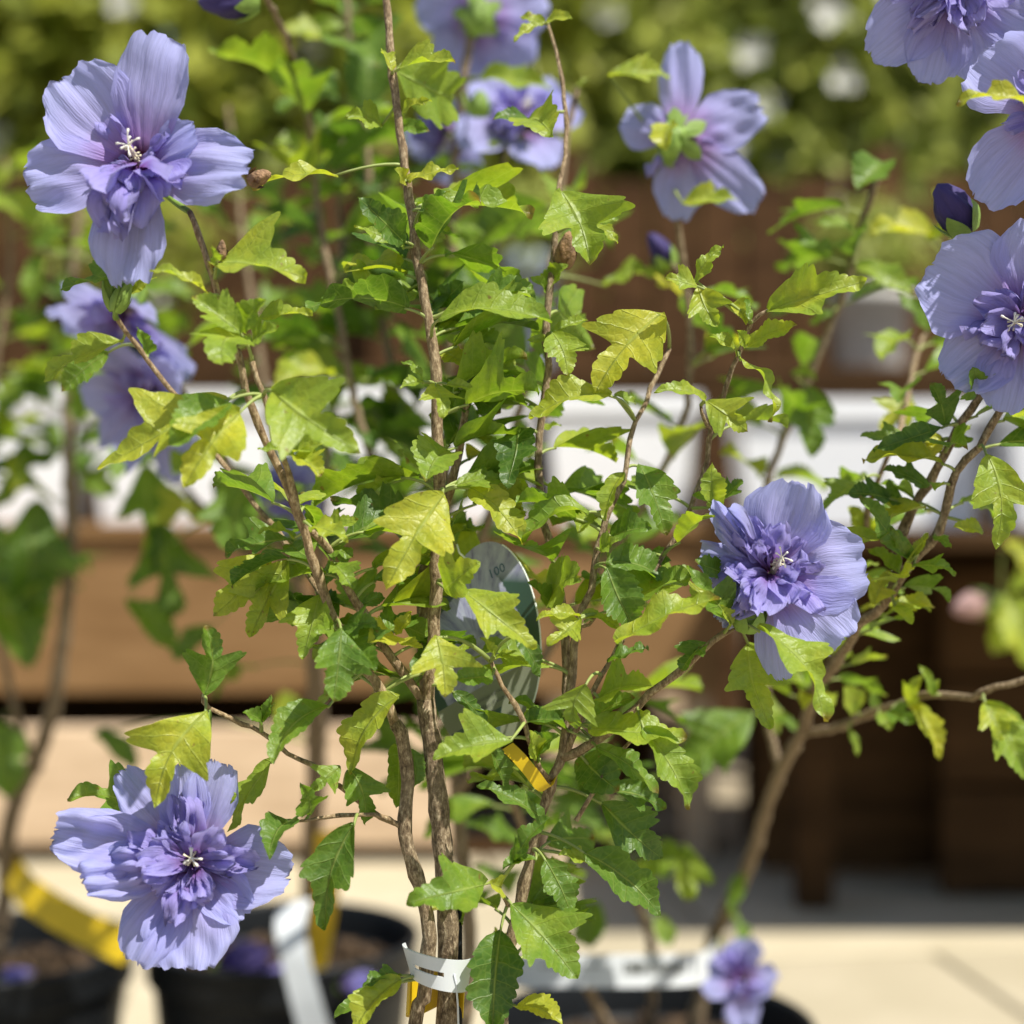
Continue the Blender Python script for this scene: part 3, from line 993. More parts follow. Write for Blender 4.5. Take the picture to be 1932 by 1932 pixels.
def back_shrub(xc, yc, h, rx, mat, label, seed, n=2600, blooms=0, z0=.9):
    R = np.random.default_rng(seed)
    t = thing('tall_shrub', (xc, yc, -.012), label, 'shrub', 'tall shrubs beyond the fence')
    m = MB()
    for k in range(4):
        a = R.uniform(-.5, .5)
        path, rad = smooth_path([(xc + k * .03 - .05, yc, -.012), (xc + a * .3, yc + R.normal(0, .05), h * .45), (xc + a * rx, yc + R.normal(0, .1), h * .85)], [.022, .016, .006], .1)
        V, F, uv = tube(path, rad, 6); m.add(V, F, uv)
    m.out('trunk', BARK, t, tone=.2)
    V, F = leaf_cloud(R, (xc, yc, (h + z0) / 2), (rx, .5, (h - z0) / 2), n, (.10, .19))
    c = mk('crown', V, F, mat, t, smooth=False); c['kind'] = 'stuff'
    if blooms:
        m = MB()
        for k in range(blooms):
            a, b_ = R.uniform(-1, 1), R.uniform(-1, 1)
            q = np.array([xc + a * rx * .85, yc - .50 * math.sqrt(max(.05, 1 - a * a * .7 - b_ * b_ * .7)), (h + z0) / 2 + b_ * (h - z0) / 2 * .8])
            for j in range(5):
                t1 = j * 1.2566 + R.random()
                dv = np.array([math.cos(t1), -.5, math.sin(t1)]); sv = np.array([-math.sin(t1), 0, math.cos(t1)])
                l = R.uniform(.045, .08)
                m.add([q, q + dv * l * .6 + sv * l * .4, q + dv * l, q + dv * l * .6 - sv * l * .4], [(0, 1, 2, 3)])
        b = m.out('blossoms', BLOOM, t, smooth=False); b['kind'] = 'stuff'
bs = [(-2.1, 5.5, 3.3, .75, 0, 0), (-1.2, 5.65, 3.6, .80, 0, 10), (-.35, 5.45, 3.4, .70, 0, 0), (.45, 5.7, 3.5, .80, 1, 8), (1.2, 5.5, 3.3, .75, 1, 30), (2.0, 5.6, 3.5, .80, 2, 44),
      (-1.7, 6.6, 4.0, .95, 1, 0), (-.2, 6.7, 4.1, 1.0, 0, 0), (1.2, 6.6, 4.0, .95, 1, 0), (2.5, 6.7, 4.0, .9, 2, 0), (-3.1, 5.6, 3.4, .8, 0, 0), (-4.1, 5.6, 3.5, .85, 1, 0), (3.0, 5.6, 3.4, .8, 2, 20), (4.0, 5.7, 3.5, .85, 1, 0), (-3.4, 6.8, 4.1, 1.0, 1, 0), (4.0, 6.8, 4.0, 1.0, 1, 0)]
lab = ['tall yellow green shrub at the fence end above the orange bench', 'tall yellow green shrub with a few pale blossoms', 'tall yellow green shrub behind the middle fence post',
       'tall green shrub with sparse pale blossoms', 'tall green shrub with many pale blossoms', 'grey green shrub dotted thickly with pale blossoms',
       'taller green shrub in the second row, outer end', 'tallest yellow green shrub in the second row', 'taller green shrub in the second row behind the blossoming ones', 'taller grey green shrub in the second row', 'yellow green shrub beyond the last but one fence post', 'green shrub at the far fence end past the orange bench', 'grey green blossoming shrub past the dark table',
       'green shrub at the far fence end past the dark table', 'outermost second row shrub past the orange bench', 'outermost second row shrub past the dark table']
for k, (x, y, h, rx, mi, bl) in enumerate(bs):
    back_shrub(x, y, h, rx, FOL[mi], lab[k], 50 + k, 3600, bl)

# low plants on the shelf, out of focus
def shelf_plant(xc, yc, z, r, mat, label, seed, n=420):
    R = np.random.default_rng(seed)
    t = thing('low_plant', (xc, yc, z), label, 'plant', 'low plants on the raised shelf')
    m = MB()
    for k in range(5):
        path, rad = smooth_path([(xc, yc, z), (xc + R.normal(0, r * .3), yc + R.normal(0, r * .2), z + r * .7), (xc + R.normal(0, r * .6), yc + R.normal(0, r * .3), z + r * 1.3)], [.006, .004, .002], .03)
        V, F, uv = tube(path, rad, 5); m.add(V, F, uv)
    m.out('stem', BARK, t, tone=.3)
    V, F = leaf_cloud(R, (xc, yc, z + r * .95), (r, r * .8, r * .9), n, (.04, .08), .3)
    c = mk('foliage', V, F, mat, t, smooth=False); c['kind'] = 'stuff'
shelf_plant(xat(1640, 4.0), 4.0, 1.18, .17, FOL[1], 'low plant growing in the pale grey pot', 81, 260)
shelf_plant(xat(250, 4.0), 4.0, 1.17, .20, FOL[0], 'low plant in the grey pot above the orange bench', 82)
shelf_plant(xat(1000, 4.05), 4.05, 1.27, .13, FOL[1], 'low plant in the tall blue grey pot', 83)
# ------------------------------------------------------------------ pots
def pot(xc, yc, label, seed, r=.133, h=.25):
    R = np.random.default_rng(seed)
    t = thing('plant_pot', (xc, yc, 0), label, 'pot', 'black nursery pots')
    th = np.linspace(0, 6.283185, 56, endpoint=False)
    def lathe(prof):
        V = np.concatenate([np.stack([xc + rr * np.cos(th), yc + rr * np.sin(th), zz + 0 * th], -1) for rr, zz in prof])
        return V, grid_faces(len(prof), 56, wrap=True)
    m = MB()
    m.add(*lathe([(.001, .003), (r * .76, .002), (r * .79, .006), (r * .955, h - .036), (r * .955, h - .034), (r * .925, h - .034), (r * .80, .02), (.001, .018)]))
    m.out('pot_wall', BLACKPL, t)
    m = MB()
    m.add(*lathe([(r * .957, h - .038), (r * 1.0, h - .036), (r * 1.005, h - .030), (r * .995, h - .012), (r * 1.012, h - .008), (r * 1.018, h - .003), (r * 1.008, h), (r * .975, h), (r * .966, h - .004), (r * .955, h - .040)]))
    m.out('rim', BLACKPL, t)
    # uneven soil
    m = MB()
    rings = np.linspace(0, 1, 12)
    V = np.concatenate([np.stack([xc + r * .945 * q * np.cos(th), yc + r * .945 * q * np.sin(th), h - .040 + .010 * (1 - q * q) + R.normal(0, .0022 * min(1, q * 4), 56)], -1) for q in rings])
    m.add(V, grid_faces(12, 56, wrap=True))
    m.out('soil', SOIL, t)
    m = MB()
    for k in range(260):
        q, a = math.sqrt(R.random()) * .9, R.uniform(0, 6.283)
        c = np.array([xc + r * .94 * q * math.cos(a), yc + r * .94 * q * math.sin(a), h - .036 + .010 * (1 - q * q)])
        e1 = nrm(R.normal(0, 1, 3) * [1, 1, .35]); e2 = nrm(np.cross(e1, R.normal(0, 1, 3))); e3 = np.cross(e1, e2)
        s = R.uniform(.003, .009)
        bx = np.array([[x, y, z] for x in (-1, 1) for y in (-1, 1) for z in (-1, 1)]) * R.uniform(.75, 1.15, (8, 3))
        V = c + s * bx[:, :1] * e1 + s * .5 * bx[:, 1:2] * e2 + s * .28 * bx[:, 2:] * e3
        m.add(V, [(0, 1, 3, 2), (4, 6, 7, 5), (0, 4, 5, 1), (2, 3, 7, 6), (0, 2, 6, 4), (1, 5, 7, 3)])
    o = m.out('bark_chips', CHIP, t, smooth=False); o['kind'] = 'stuff'
    return t
SOILZ = .219
POTS = {'M': (-.027, .70), 'C': (-.075, 1.03), 'R': (.115, 1.30), 'L2': (-.228, 1.57), 'L1': (-.505, 1.53)}
pot(*POTS['M'], 'black nursery pot under the shrub with the oval photo label', 201)
pot(*POTS['C'], 'black nursery pot hidden behind the foremost shrub', 202)
pot(*POTS['R'], 'black nursery pot with the white barcode band above its rim', 203)
pot(*POTS['L2'], 'black nursery pot with fallen blooms and white strap over its rim', 204)
pot(*POTS['L1'], 'black nursery pot with yellow strip lying across its rim', 205)

def soil_px(key, dx=0, dy=0):
    x, y = POTS[key]
    x += dx; y += dy
    return (966 + x / (y * TAN) * 966, 966 + (CAM_H - SOILZ) / (y * TAN) * 966, y)

# ------------------------------------------------------------------ foremost shrub
def shrub_base(key):
    return (POTS[key][0], POTS[key][1], SOILZ)

M = Shrub(shrub_base('M'), 'foremost hibiscus shrub with lobed yellow green leaves and the oval photo label', 7)
sM = soil_px('M')
def fpts(c, pts, d0, d1):
    n = len(pts)
    return [(*C(c, x, y), d0 + (d1 - d0) * i / (n - 1)) for i, (x, y) in enumerate(pts)]
M.branch('stem', [sM, (846, 2300, .70), (845, 1932, .70), (845, 1800, .70), (838, 1650, .70), (826, 1500, .70), (815, 1400, .70), (803, 1320, .70)], 5.4, 4.2, .1)          # 0
M.branch('branch', [(815, 1400, .70), (806, 1325, .70), (818, 1200, .698), (824, 1100, .697), (826, 1000, .697), (827, 860, .70), (824, 760, .70), (815, 640, .70), (790, 500, .705), (778, 400, .708), (760, 280, .71), (742, 170, .715), (734, 60, .72), (727, -60, .725)], 3.0, 1.7, .55)   # 1
M.branch('stem', [soil_px('M', -.012, -.01), (800, 2300, .693), (784, 1932, .69), (801, 1887, .69), (808, 1768, .69), (801, 1700, .69), (784, 1649, .69), (770, 1598, .69), (763, 1547, .69), (770, 1479, .69), (763, 1404, .69), (745, 1365, .69)], 3.6, 3.0, .2)     # 2
M.branch('branch', [(763, 1400, .69), (745, 1365, .69), (720, 1310, .688), (690, 1260, .685), (660, 1215, .683), (632, 1175, .68), (598, 1080, .675), (574, 1011, .672), (551, 944, .67), (520, 870, .668), (486, 800, .665), (465, 740, .662), (455, 690, .66), (445, 658, .66), (430, 600, .66), (413, 560, .66), (395, 500, .662), (375, 440, .664), (358, 400, .668)], 2.4, 1.15, .75)   # 3
M.branch('branch', [(574, 1005, .672), (561, 961, .668), (544, 896, .664), (520, 821, .66), (496, 746, .656), (476, 682, .655)], 1.5, 1.1, .6)   # 4
M.branch('branch', [(574, 990, .672), (619, 1035, .682), (650, 1100, .69), (690, 1165, .695), (740, 1240, .70), (800, 1325, .70)], 1.6, 2.2, .7)   # 5
M.branch('branch', [(806, 1325, .705), (797, 1200, .712), (800, 1080, .715), (824, 990, .712), (850, 925, .71), (865, 850, .71), (877, 785, .71), (880, 742, .71)], 3.2, 1.5, .8)    # 6
M.branch('branch', [(1069, 1432, .70), (1070, 1300, .71), (1062, 1150, .715), (1042, 1039, .718), (1024, 985, .72), (1018, 910, .72), (1015, 859, .72), (1022, 774, .72), (1035, 695, .72), (1030, 640, .72), (1035, 560, .722), (1046, 480, .725), (1046, 400, .728)], 2.2, 1.5, .3)  # 7
M.branch('stem', [soil_px('M', .012, 0), (925, 2200, .70), (958, 1830, .70), (978, 1710, .70), (998, 1632, .70), (1029, 1513, .70), (1046, 1462, .70), (1064, 1420, .70), (1073, 1353, .70), (1080, 1278, .70), (1090, 1182, .70), (1114, 1114, .70), (1127, 1036, .70), (1144, 978, .70), (1166, 930, .703), (1182, 880, .708), (1188, 828, .712), (1216, 757, .72), (1263, 658, .73)], 3.9, 1.0, .4)   # 8
M.branch('branch', [(1060, 1430, .70), (1090, 1418, .698), (1150, 1380, .694), (1230, 1310, .69), (1282, 1267, .688), (1346, 1209, .688), (1387, 1182, .69)], 2.2, 1.3, .8)   # 9
M.branch('twig', [(1068, 1425, .70), (1100, 1340, .695), (1134, 1273, .69), (1168, 1216, .687), (1180, 1190, .686)], 1.6, .9, .6)   # 10
M.branch('twig', [(1043, 1472, .70), (1018, 1452, .692), (988, 1364, .685), (960, 1310, .682), (937, 1275, .681), (926, 1248, .68)], 1.5, .9, .9)   # 11
M.branch('twig', [(763, 1557, .69), (753, 1557, .688), (706, 1537, .682), (638, 1540, .68), (575, 1548, .68), (527, 1554, .682)], 1.1, .7, .9)   # 12
M.branch('twig', [(763, 1560, .69), (720, 1542, .698), (650, 1490, .70), (588, 1445, .70), (544, 1421, .697), (493, 1380, .692), (459, 1367, .69), (394, 1336, .684), (384, 1312, .682)], 1.3, .9, .85)   # 13
M.branch('branch', [(632, 1178, .68), (600, 1110, .70), (523, 1001, .72), (418, 872, .725), (337, 755, .725), (262, 657, .722), (222, 600, .715), (214, 548, .71)], 1.5, 1.0, .8)   # 14
M.branch('twig', [(980, 1705, .70), (960, 1710, .694), (950, 1690, .69), (941, 1672, .688)], .9, .6, .5)   # 15
M.branch('branch', [(1168, 1222, .69), (1200, 1130, .70), (1250, 1050, .705), (1300, 960, .71), (1335, 870, .71), (1345, 800, .71), (1370, 730, .708), (1394, 665, .705), (1418, 609, .70), (1448, 587, .698)], 1.3, .9, .35)   # 16
M.branch('twig', [(1345, 810, .71), (1328, 790, .70), (1322, 765, .698)], .9, .7, .4)   # 17
M.branch('twig', [(1090, 1182, .70), (1110, 1178, .695), (1125, 1160, .69)], .9, .7, .6)  # 18

M.branch('twig', [(1046, 402, .728), (1060, 320, .735), (1068, 240, .742), (1060, 150, .748), (1034, 46, .755)], 1.3, .8, .5)  # 19
M.hand([
 (2, 1150, 128, 1010, 90, 'O', 40, 1.0, .75), (2, 1150, 125, 1300, 105, 'O', 40, 1.0, .7), (2, 1140, 130, 975, 230, 'N', 45, 1.0, .75), (2, 1060, 660, 860, 662, 'O', 50, .7, .2), (2, 1060, 665, 1195, 755, 'O', 25, 1.2, .7),
 (2, 315, 392, 645, 550, 'O', 20, 1.1, .55, .04, .05),
 # round the first flower
 (1, 1170, 1470, 1700, 1545, 'T', 55, .85, .75), (1, 1165, 1640, 830, 1495, 'N', 60, .8, .8), (1, 790, 1535, 335, 1605, 'T', 68, .7, .3),
 (1, 690, 1660, 870, 1535, 'N', 40, .8, .75), (1, 1340, 1850, 1070, 1645, 'T', 30, .95, .6), (1, 1345, 1845, 1470, 1660, 'O', 25, 1.0, .55),
 (1, 1400, 1790, 1735, 1740, 'N', 55, 1.0, .7), (1, 1330, 1860, 1235, 2030, 'T', 20, 1.1, .6), (1, 1400, 1900, 1550, 1810, 'T', 45, .9, .6),
 (1, 1880, 970, 1395, 1040, 'N', 62, .9, .9, .0, -.01), (1, 1205, 1440, 1180, 1370, 'N', 20, 1.0, .6),
 (1, 1330, 1870, 1140, 1900, 'O', 40, .8, .5),
 # top of the main stem
 (2, 330, 382, 650, 345, 'T', 58, .8, .75), (2, 300, 395, 245, 285, 'N', 40, 1.1, .8), (2, 250, 700, 40, 645, 'T', 45, .9, .6, .02),
 (2, 385, 1005, 668, 940, 'N', 50, 1.1, .9), (2, 370, 1010, 310, 935, 'N', 40, 1.0, .85), (2, 450, 1175, 620, 1060, 'N', 35, 1.1, .25),
 (2, 470, 1165, 1085, 1190, 'N', 62, .85, .55), (2, 640, 1125, 905, 1100, 'T', 60, .7, .6, .01), (2, 1240, 1062, 1400, 1470, 'D', 8, 1.08, .60, -.018, -.012, .5),
 (2, 1420, 1250, 1553, 1350, 'N', 40, 1.1, .7, .0), (2, 1425, 1245, 1560, 1225, 'N', 50, 1.0, .5, .01), (2, 1165, 1610, 1275, 1465, 'O', 30, 1.0, .55, .012),
 (2, 370, 1350, 110, 1095, 'O', 30, .8, .1), (2, 375, 1380, 90, 1260, 'N', 45, .95, .6), (2, 555, 1770, 1185, 1795, 'N', 55, 1.1, .55, -.02, -.01),
 (2, 740, 1720, 1085, 1590, 'T', 50, .9, .35), (2, 800, 1690, 1090, 1660, 'T', 62, .8, .6), (2, 1190, 1845, 1275, 2085, 'T', 22, 1.15, .65, -.01),
 (2, 1160, 1870, 1045, 1890, 'N', 35, 1.2, .65), (2, 1190, 1850, 1390, 1775, 'N', 35, .9, .6), (2, 1800, 1735, 1425, 2180, 'D', 18, .80, .92, -.02, -.01),
 (2, 1150, 1620, 1060, 1540, 'N', 40, 1.1, .4, .01), (2, 540, 1700, 700, 1560, 'O', 30, 1.1, .2, .03), (2, 560, 1850, 900, 1930, 'T', 55, 1.0, .3, .03),
 (2, 500, 1560, 350, 1480, 'T', 55, 1.0, .45, .02), (2, 480, 1640, 200, 1700, 'T', 62, .9, .5, .03), (2, 300, 1690, 0, 1640, 'T', 60, .9, .6, .03),
 (2, 420, 1230, 620, 1280, 'T', 45, 1.0, .5, .03), (2, 340, 650, 520, 560, 'N', 45, 1.0, .75, .02), (2, 350, 700, 510, 730, 'O', 20, .9, .3, .04),
 # right upper cluster
 (3, 520, 1725, 1055, 1560, 'T', 32, .85, .68), (3, 110, 1570, 265, 1365, 'N', 30, 1.1, .65), (3, 125, 1590, -60, 1540, 'T', 40, 1.0, .75),
 (3, 125, 1590, 230, 1815, 'T', 12, 1.0, .72), (3, 290, 1690, 390, 1800, 'O', 20, .9, .85, .01), (3, 385, 1925, 675, 1805, 'O', 50, .8, .75),
 (3, 385, 1925, 335, 1830, 'N', 30, 1.1, .7), (3, 410, 1780, 385, 1660, 'N', 40, .9, .5), (6, 345, 100, 175, -10, 'N', 50, 1.0, .7), (6, 350, 110, 535, 470, 'N', 62, .75, .7, -.005, -.01, 1.3),
 # left branch
 (4, 1270, 340, 550, 735, 'D', 45, .58, .85), (4, 1260, 345, 935, 605, 'O', 25, 1.0, .35, -.012), (4, 1330, 415, 1025, 830, 'D', 14, .78, .88, -.016), (4, 1505, 290, 2000, 640, 'D', 18, .78, .68, -.01),  # second leaf stands for the shaded area on the first
 (4, 1620, 650, 1430, 620, 'N', 50, 1.1, .6), (4, 1620, 640, 1880, 570, 'T', 55, .9, .65), (4, 1640, 655, 1785, 770, 'T', 30, 1.0, .88), (4, 1600, 640, 1560, 540, 'O', 50, .8, .6, .01),
 (4, 1630, 1120, 1245, 1205, 'T', 50, .95, .18), (4, 1640, 1110, 1430, 1085, 'O', 60, .8, .6, .008), (4, 1500, 1190, 1182, 1545, 'T', 24, .82, .78, -.01), (4, 1600, 1230, 1390, 1660, 'D', 18, .72, .75, -.014),
 (4, 1775, 1420, 1680, 1785, 'T', 28, 1.0, .62, -.008), (4, 1855, 1610, 1735, 1620, 'D', 20, 1.0, .55), (4, 1895, 1610, 1850, 2020, 'T', 18, 1.0, .25, -.015), (4, 1800, 1095, 1990, 1010, 'T', 40, 1.0, .7),
 (4, 1720, 1050, 1932, 1120, 'N', 55, 1.2, .75), (4, 1850, 1250, 1960, 1400, 'T', 30, 1.0, .55), (4, 1760, 1340, 1940, 1290, 'O', 45, 1.0, .3, .012), (4, 1800, 1180, 1960, 1220, 'T', 40, 1.0, .45, .01),
 (4, 690, 20, 240, 240, 'T', 55, .62, .7, .01), (4, 600, 80, 340, 300, 'O', 20, .85, .35, .03), (4, 820, 100, 760, -60, 'O', 30, .7, .3, .02),
 # centre
 (5, 475, 248, 343, 285, 'N', 40, 1.4, .65, -.012), (5, 475, 245, 350, 130, 'N', 45, 1.0, .45, -.008), (5, 540, 268, 590, 442, 'D', 12, .9, .75, -.012), (5, 600, 258, 748, 275, 'N', 35, 1.2, .7, -.012),
 (5, 640, 640, 485, 805, 'O', 30, 1.15, .55, -.010), (5, 590, 865, 268, 1400, 'D', 10, .80, .93, -.022, -.02, .6), (5, 650, 820, 962, 800, 'T', 48, .9, .5, -.006),
 (5, 1000, 495, 935, 835, 'O', 28, .85, .05, .0), (5, 725, 825, 1022, 1142, 'O', 36, .85, .85, -.006), (5, 1520, 315, 1072, 455, 'O', 45, .85, .8, -.012), (5, 1530, 320, 1655, 370, 'T', 50, .8, .6),
 (5, 1395, 960, 1035, 1150, 'O', 50, .9, .5, -.005, .0, 1.4), (5, 1670, 700, 1822, 1100, 'T', 35, .78, .35, .008), (5, 1590, 745, 1480, 1015, 'N', 45, 1.2, .7, -.006),
 (5, 1340, 1560, 1160, 1705, 'D', 30, .9, .75, -.010), (5, 1350, 1545, 1100, 1560, 'N', 50, .9, .78, -.008), (5, 1345, 1545, 1565, 1630, 'O', 48, .8, .65, -.004),
 (5, 1485, 1245, 1785, 1335, 'O', 40, 1.0, .35, -.004), (5, 1490, 1275, 1640, 1605, 'O', 15, 1.15, .22, -.006), (5, 1550, 1700, 2120, 1450, 'N', 55, 1.2, .7, -.012),
 (5, 1495, 1800, 1725, 1720, 'O', 50, .9, .2), (5, 690, 1400, 1095, 1725, 'T', 30, .75, .75, -.022, -.01), (5, 985, 1640, 1115, 1880, 'O', 35, .8, .1, -.006, .004), (5, 590, 1400, 785, 1240, 'T', 24, 1.05, .68, -.014),  # third leaf, dark, stands for the shadowed part of the second
 (5, 545, 1650, 595, 1995, 'D', 8, .92, .82, -.030), (5, 310, 1650, 165, 1690, 'O', 35, 1.0, .95, -.01), (5, 320, 1640, 412, 1520, 'O', 30, .9, .92, -.008), (5, 330, 1680, 470, 1720, 'O', 40, .9, .9, -.004),
 (5, 870, 1770, 790, 1660, 'N', 35, 1.0, .75), (5, 870, 1780, 1048, 1805, 'N', 55, .9, .7), (5, 875, 1765, 995, 1740, 'N', 55, .9, .7), (5, 520, 1210, 615, 1225, 'O', 45, 1.0, .85, -.01), (5, 515, 1215, 425, 1180, 'N', 45, 1.0, .85, -.01),
 (5, 1180, 1450, 1340, 1320, 'T', 40, 1.0, .6, .01), (5, 1200, 1480, 1060, 1350, 'O', 45, .9, .4, .012), (5, 1170, 1500, 1120, 1380, 'O', 20, .8, .3, .015), (5, 1380, 980, 1330, 1080, 'O', 20, 1.2, .7, .01),
 (5, 130, 1480, 260, 1440, 'O', 20, 1.0, .15, .01), (5, 200, 1350, 440, 1330, 'T', 30, 1.0, .3, .015), (5, 60, 1620, 220, 1590, 'T', 40, 1.0, .3), (5, 0, 1640, 205, 1850, 'T', 20, 1.0, .2),
 (5, 860, 1880, 640, 1900, 'O', 38, 1.1, .3, -.002), (5, 440, 1120, 560, 1150, 'T', 40, 1.0, .5, .01), (5, 1450, 1180, 1560, 1110, 'T', 40, 1.0, .55), (5, 1520, 1110, 1740, 1050, 'O', 45, 1.1, .2, .01), (5, 1700, 1200, 1850, 1240, 'T', 30, 1.0, .15, .015),
 (5, 940, 900, 1010, 1060, 'O', 20, 1.0, .6, .02), (5, 640, 480, 500, 430, 'O', 30, 1.2, .3, .02), (5, 600, 230, 900, 420, 'T', 40, 1.0, .25, .03), (5, 700, 520, 880, 590, 'O', 40, 1.0, .6, .02),
 (5, 560, 80, 700, 160, 'O', 30, 1.0, .75, .03), (5, 820, 130, 1000, 230, 'O', 40, .9, .8, .03), (5, 1090, 520, 1240, 480, 'N', 50, 1.0, .55, .02),
 # right of F3's twig
 (6, 170, 350, 402, 522, 'D', 15, .95, .68), (6, 165, 345, -120, 300, 'N', 50, 1.0, .7), (6, 230, 950, 200, 690, 'N', 15, 1.3, .72), (6, 260, 900, 370, 785, 'T', 30, 1.0, .2, .006), (6, 240, 900, 95, 870, 'O', 40, .9, .4),
 (6, 310, 1590, 55, 1265, 'D', 40, .55, .35, -.004), (6, 310, 1590, 240, 1480, 'O', 30, .8, .7, -.006), (6, 450, 1612, 820, 2130, 'T', 38, .62, .62, -.012), (6, 260, 1440, -10, 1500, 'T', 58, .8, .78, -.008),
 (6, 400, 1690, 530, 2170, 'D', 22, .75, .62, .03), (6, 180, 1690, 30, 1850, 'T', 40, .9, .15, .01), (6, 250, 1300, 100, 1240, 'O', 40, .9, .2, .01),
 # lower left
 (7, 1135, 105, 1140, -285, 'D', 18, .85, .25), (7, 1150, 190, 860, 730, 'D', 10, .76, .87, -.012), (7, 1090, 330, 1030, 690, 'N', 30, 1.1, .95, .012), (7, 1512, 470, 1268, 865, 'T', 40, .58, .6, -.006),
 (7, 1830, 165, 1518, 490, 'O', 38, .92, .4, -.006), (7, 1447, 262, 1345, 205, 'N', 35, 1.2, .3), (7, 1447, 255, 1505, 103, 'N', 30, 1.0, .3), (7, 1447, 258, 1525, 150, 'N', 45, .9, .35),
 (7, 1890, 500, 1720, 645, 'D', 20, .9, .5, -.01), (7, 1720, 775, 1675, 600, 'T', 30, .8, .35, .01), (7, 830, 785, 372, 682, 'D', 40, .8, .35, .015), (7, 1000, 1400, 872, 1558, 'O', 25, 1.1, .55, .01), (7, 1640, 800, 1490, 1010, 'O', 30, .8, .15, .012),
 # lower centre
 (8, 970, 362, 528, 465, 'T', 32, .85, .62, -.018), (8, 640, 85, 822, 305, 'N', 40, 1.0, .1, -.004), (8, 830, 380, 930, 640, 'O', 35, .75, .15, .006), (8, 1132, 792, 768, 605, 'N', 45, .95, .2, -.008),
 (8, 1105, 1020, 912, 1072, 'O', 50, .9, .25, -.010), (8, 985, 1030, 1182, 785, 'N', 30, 1.0, .15, -.012), (8, 985, 1040, 985, 885, 'N', 30, .9, .25, -.010), (8, 1150, 1020, 1290, 1310, 'O', 18, 1.25, .25, -.012),
 (8, 1365, 980, 1790, 1332, 'O', 22, .85, .2, -.004), (8, 1395, 1040, 1225, 990, 'O', 50, .9, .6, .004), (8, 1460, 705, 1795, 1012, 'T', 32, .85, .12, .012), (8, 1500, 640, 1810, 745, 'T', 45, .9, .12, .010),
 (8, 1375, 45, 1320, 292, 'D', 10, 1.05, .6, -.02), (8, 1385, 295, 1935, 350, 'O', 48, .95, .65, -.006), (8, 1690, 290, 1955, 745, 'N', 36, 1.25, .5, -.008), (8, 1430, 393, 1778, 655, 'N', 45, 1.1, .35, -.004),
 (8, 1350, 450, 1560, 640, 'O', 20, 1.3, .15, .014), (8, 962, 1268, 1328, 1682, 'T', 18, .95, .42, -.006), (8, 902, 1402, 858, 1975, 'O', 8, 1.0, .05, -.004), (8, 812, 1160, 378, 1262, 'T', 24, .85, .4, -.012),
 (8, 905, 1175, 838, 1145, 'O', 20, 1.3, .8), (8, 352, 1682, 88, 1975, 'O', 28, .85, .75, -.01), (8, 352, 1662, 150, 1722, 'O', 50, .9, .15), (8, 345, 1700, -25, 1900, 'N', 45, 1.0, .3, .004),
 (8, 325, 368, 325, 735, 'O', 25, 1.0, .45, .022), (8, 400, 400, 412, 625, 'O', 40, .8, .25, .010), (8, 345, 108, 78, 545, 'O', 34, .85, .78, -.012), (8, 985, 1832, 1250, 1940, 'O', 40, .8, .88),
 (8, 60, 510, 150, 825, 'D', 14, .82, .3, -.006), (8, 92, 815, -65, 1405, 'T', 20, .62, .18, -.006), (8, 1010, 270, 1240, 250, 'O', 45, .9, .15, .01), (8, 1110, 440, 1060, 300, 'O', 30, .9, .7, .004), (8, 1120, 470, 1230, 330, 'O', 40, 1.0, .3, .008),
 (8, 560, 1240, 690, 1380, 'O', 30, 1.0, .55, .02), (8, 620, 1240, 530, 1300, 'O', 40, .9, .7, .015), (8, 1440, 130, 1750, 60, 'T', 45, .9, .6, .004), (8, 1400, 270, 1650, 120, 'O', 40, 1.0, .3, .01),
])
for bi, sp, sz, tn, st, en in ((1, .016, (.030, .048), .46, .22, .70), (6, .016, (.028, .046), .45, .25, .85), (7, .020, (.028, .044), .46, .25, .82), (8, .020, (.026, .044), .46, .42, .84),
                               (5, .016, (.024, .038), .4, .1, .9), (3, .026, (.022, .034), .5, .08, .45), (16, .022, (.02, .034), .5, .05, .75), (9, .022, (.02, .034), .45, .1, .75)):
    M.fill(bi, sp, sz, tn, st, en, back=.75)

# broken top of the stub and a grey cut twig
V, F, uv = tube([P(880, 746, .71), P(880, 738, .71), P(878, 728, .711)], [.0016, .0013, .0004], 7)
mk('broken_tip', V, F, CUTWOOD, M.root, P(880, 746, .71), uv)
V, F, uv = tube([P(*C(8, 1320, 805), .69), P(*C(8, 1420, 640), .692), P(*C(8, 1510, 490), .695), P(*C(8, 1660, 320), .69)], [.0011, .001, .001, .0008], 7)
mk('twig', V, F, BARK, M.root, P(*C(8, 1320, 805), .69), uv, tone=.6)

# ------------------------------------------------------------------ flowers of the foremost shrub
flower(M, 258, 306, .664, (-.12, -.95, .22),
       [(76, 57, 18, 40, 8), (131, 54, 21, 38, 0), (190, 49, 17.5, 34, -4, dict(ruff=.16)), (352, 51, 18.5, 30, 2, dict(ruff=.16)), (22, 30, 10, 40, 12), (266, 53, 16.5, 26, -12, dict(ruff=.16))],
       32, attach_px=(358, 402), seed=1, bias=(262, .76, 17), inner_len=(.014, .038), flat=22, rows=30, cols=25)
flower(M, 1453, 1082, .685, (-.16, -.95, .20),
       [(71, 43, 19, 40, 10), (5, 41, 22, 30, 0), (314, 43, 20, 28, 0), (275, 45, 10, 6, -20), (130, 40, 7, 45, 15, dict(ruff=.7, pleat=.06, cup=.9)), (163, 31, 9, 20, -5, dict(ruff=.5)), (222, 30, 9, 25, 0, dict(ruff=.5))],
       44, attach_px=(1387, 1182), seed=2, bias=(190, .55, 60), rows=30, cols=25)
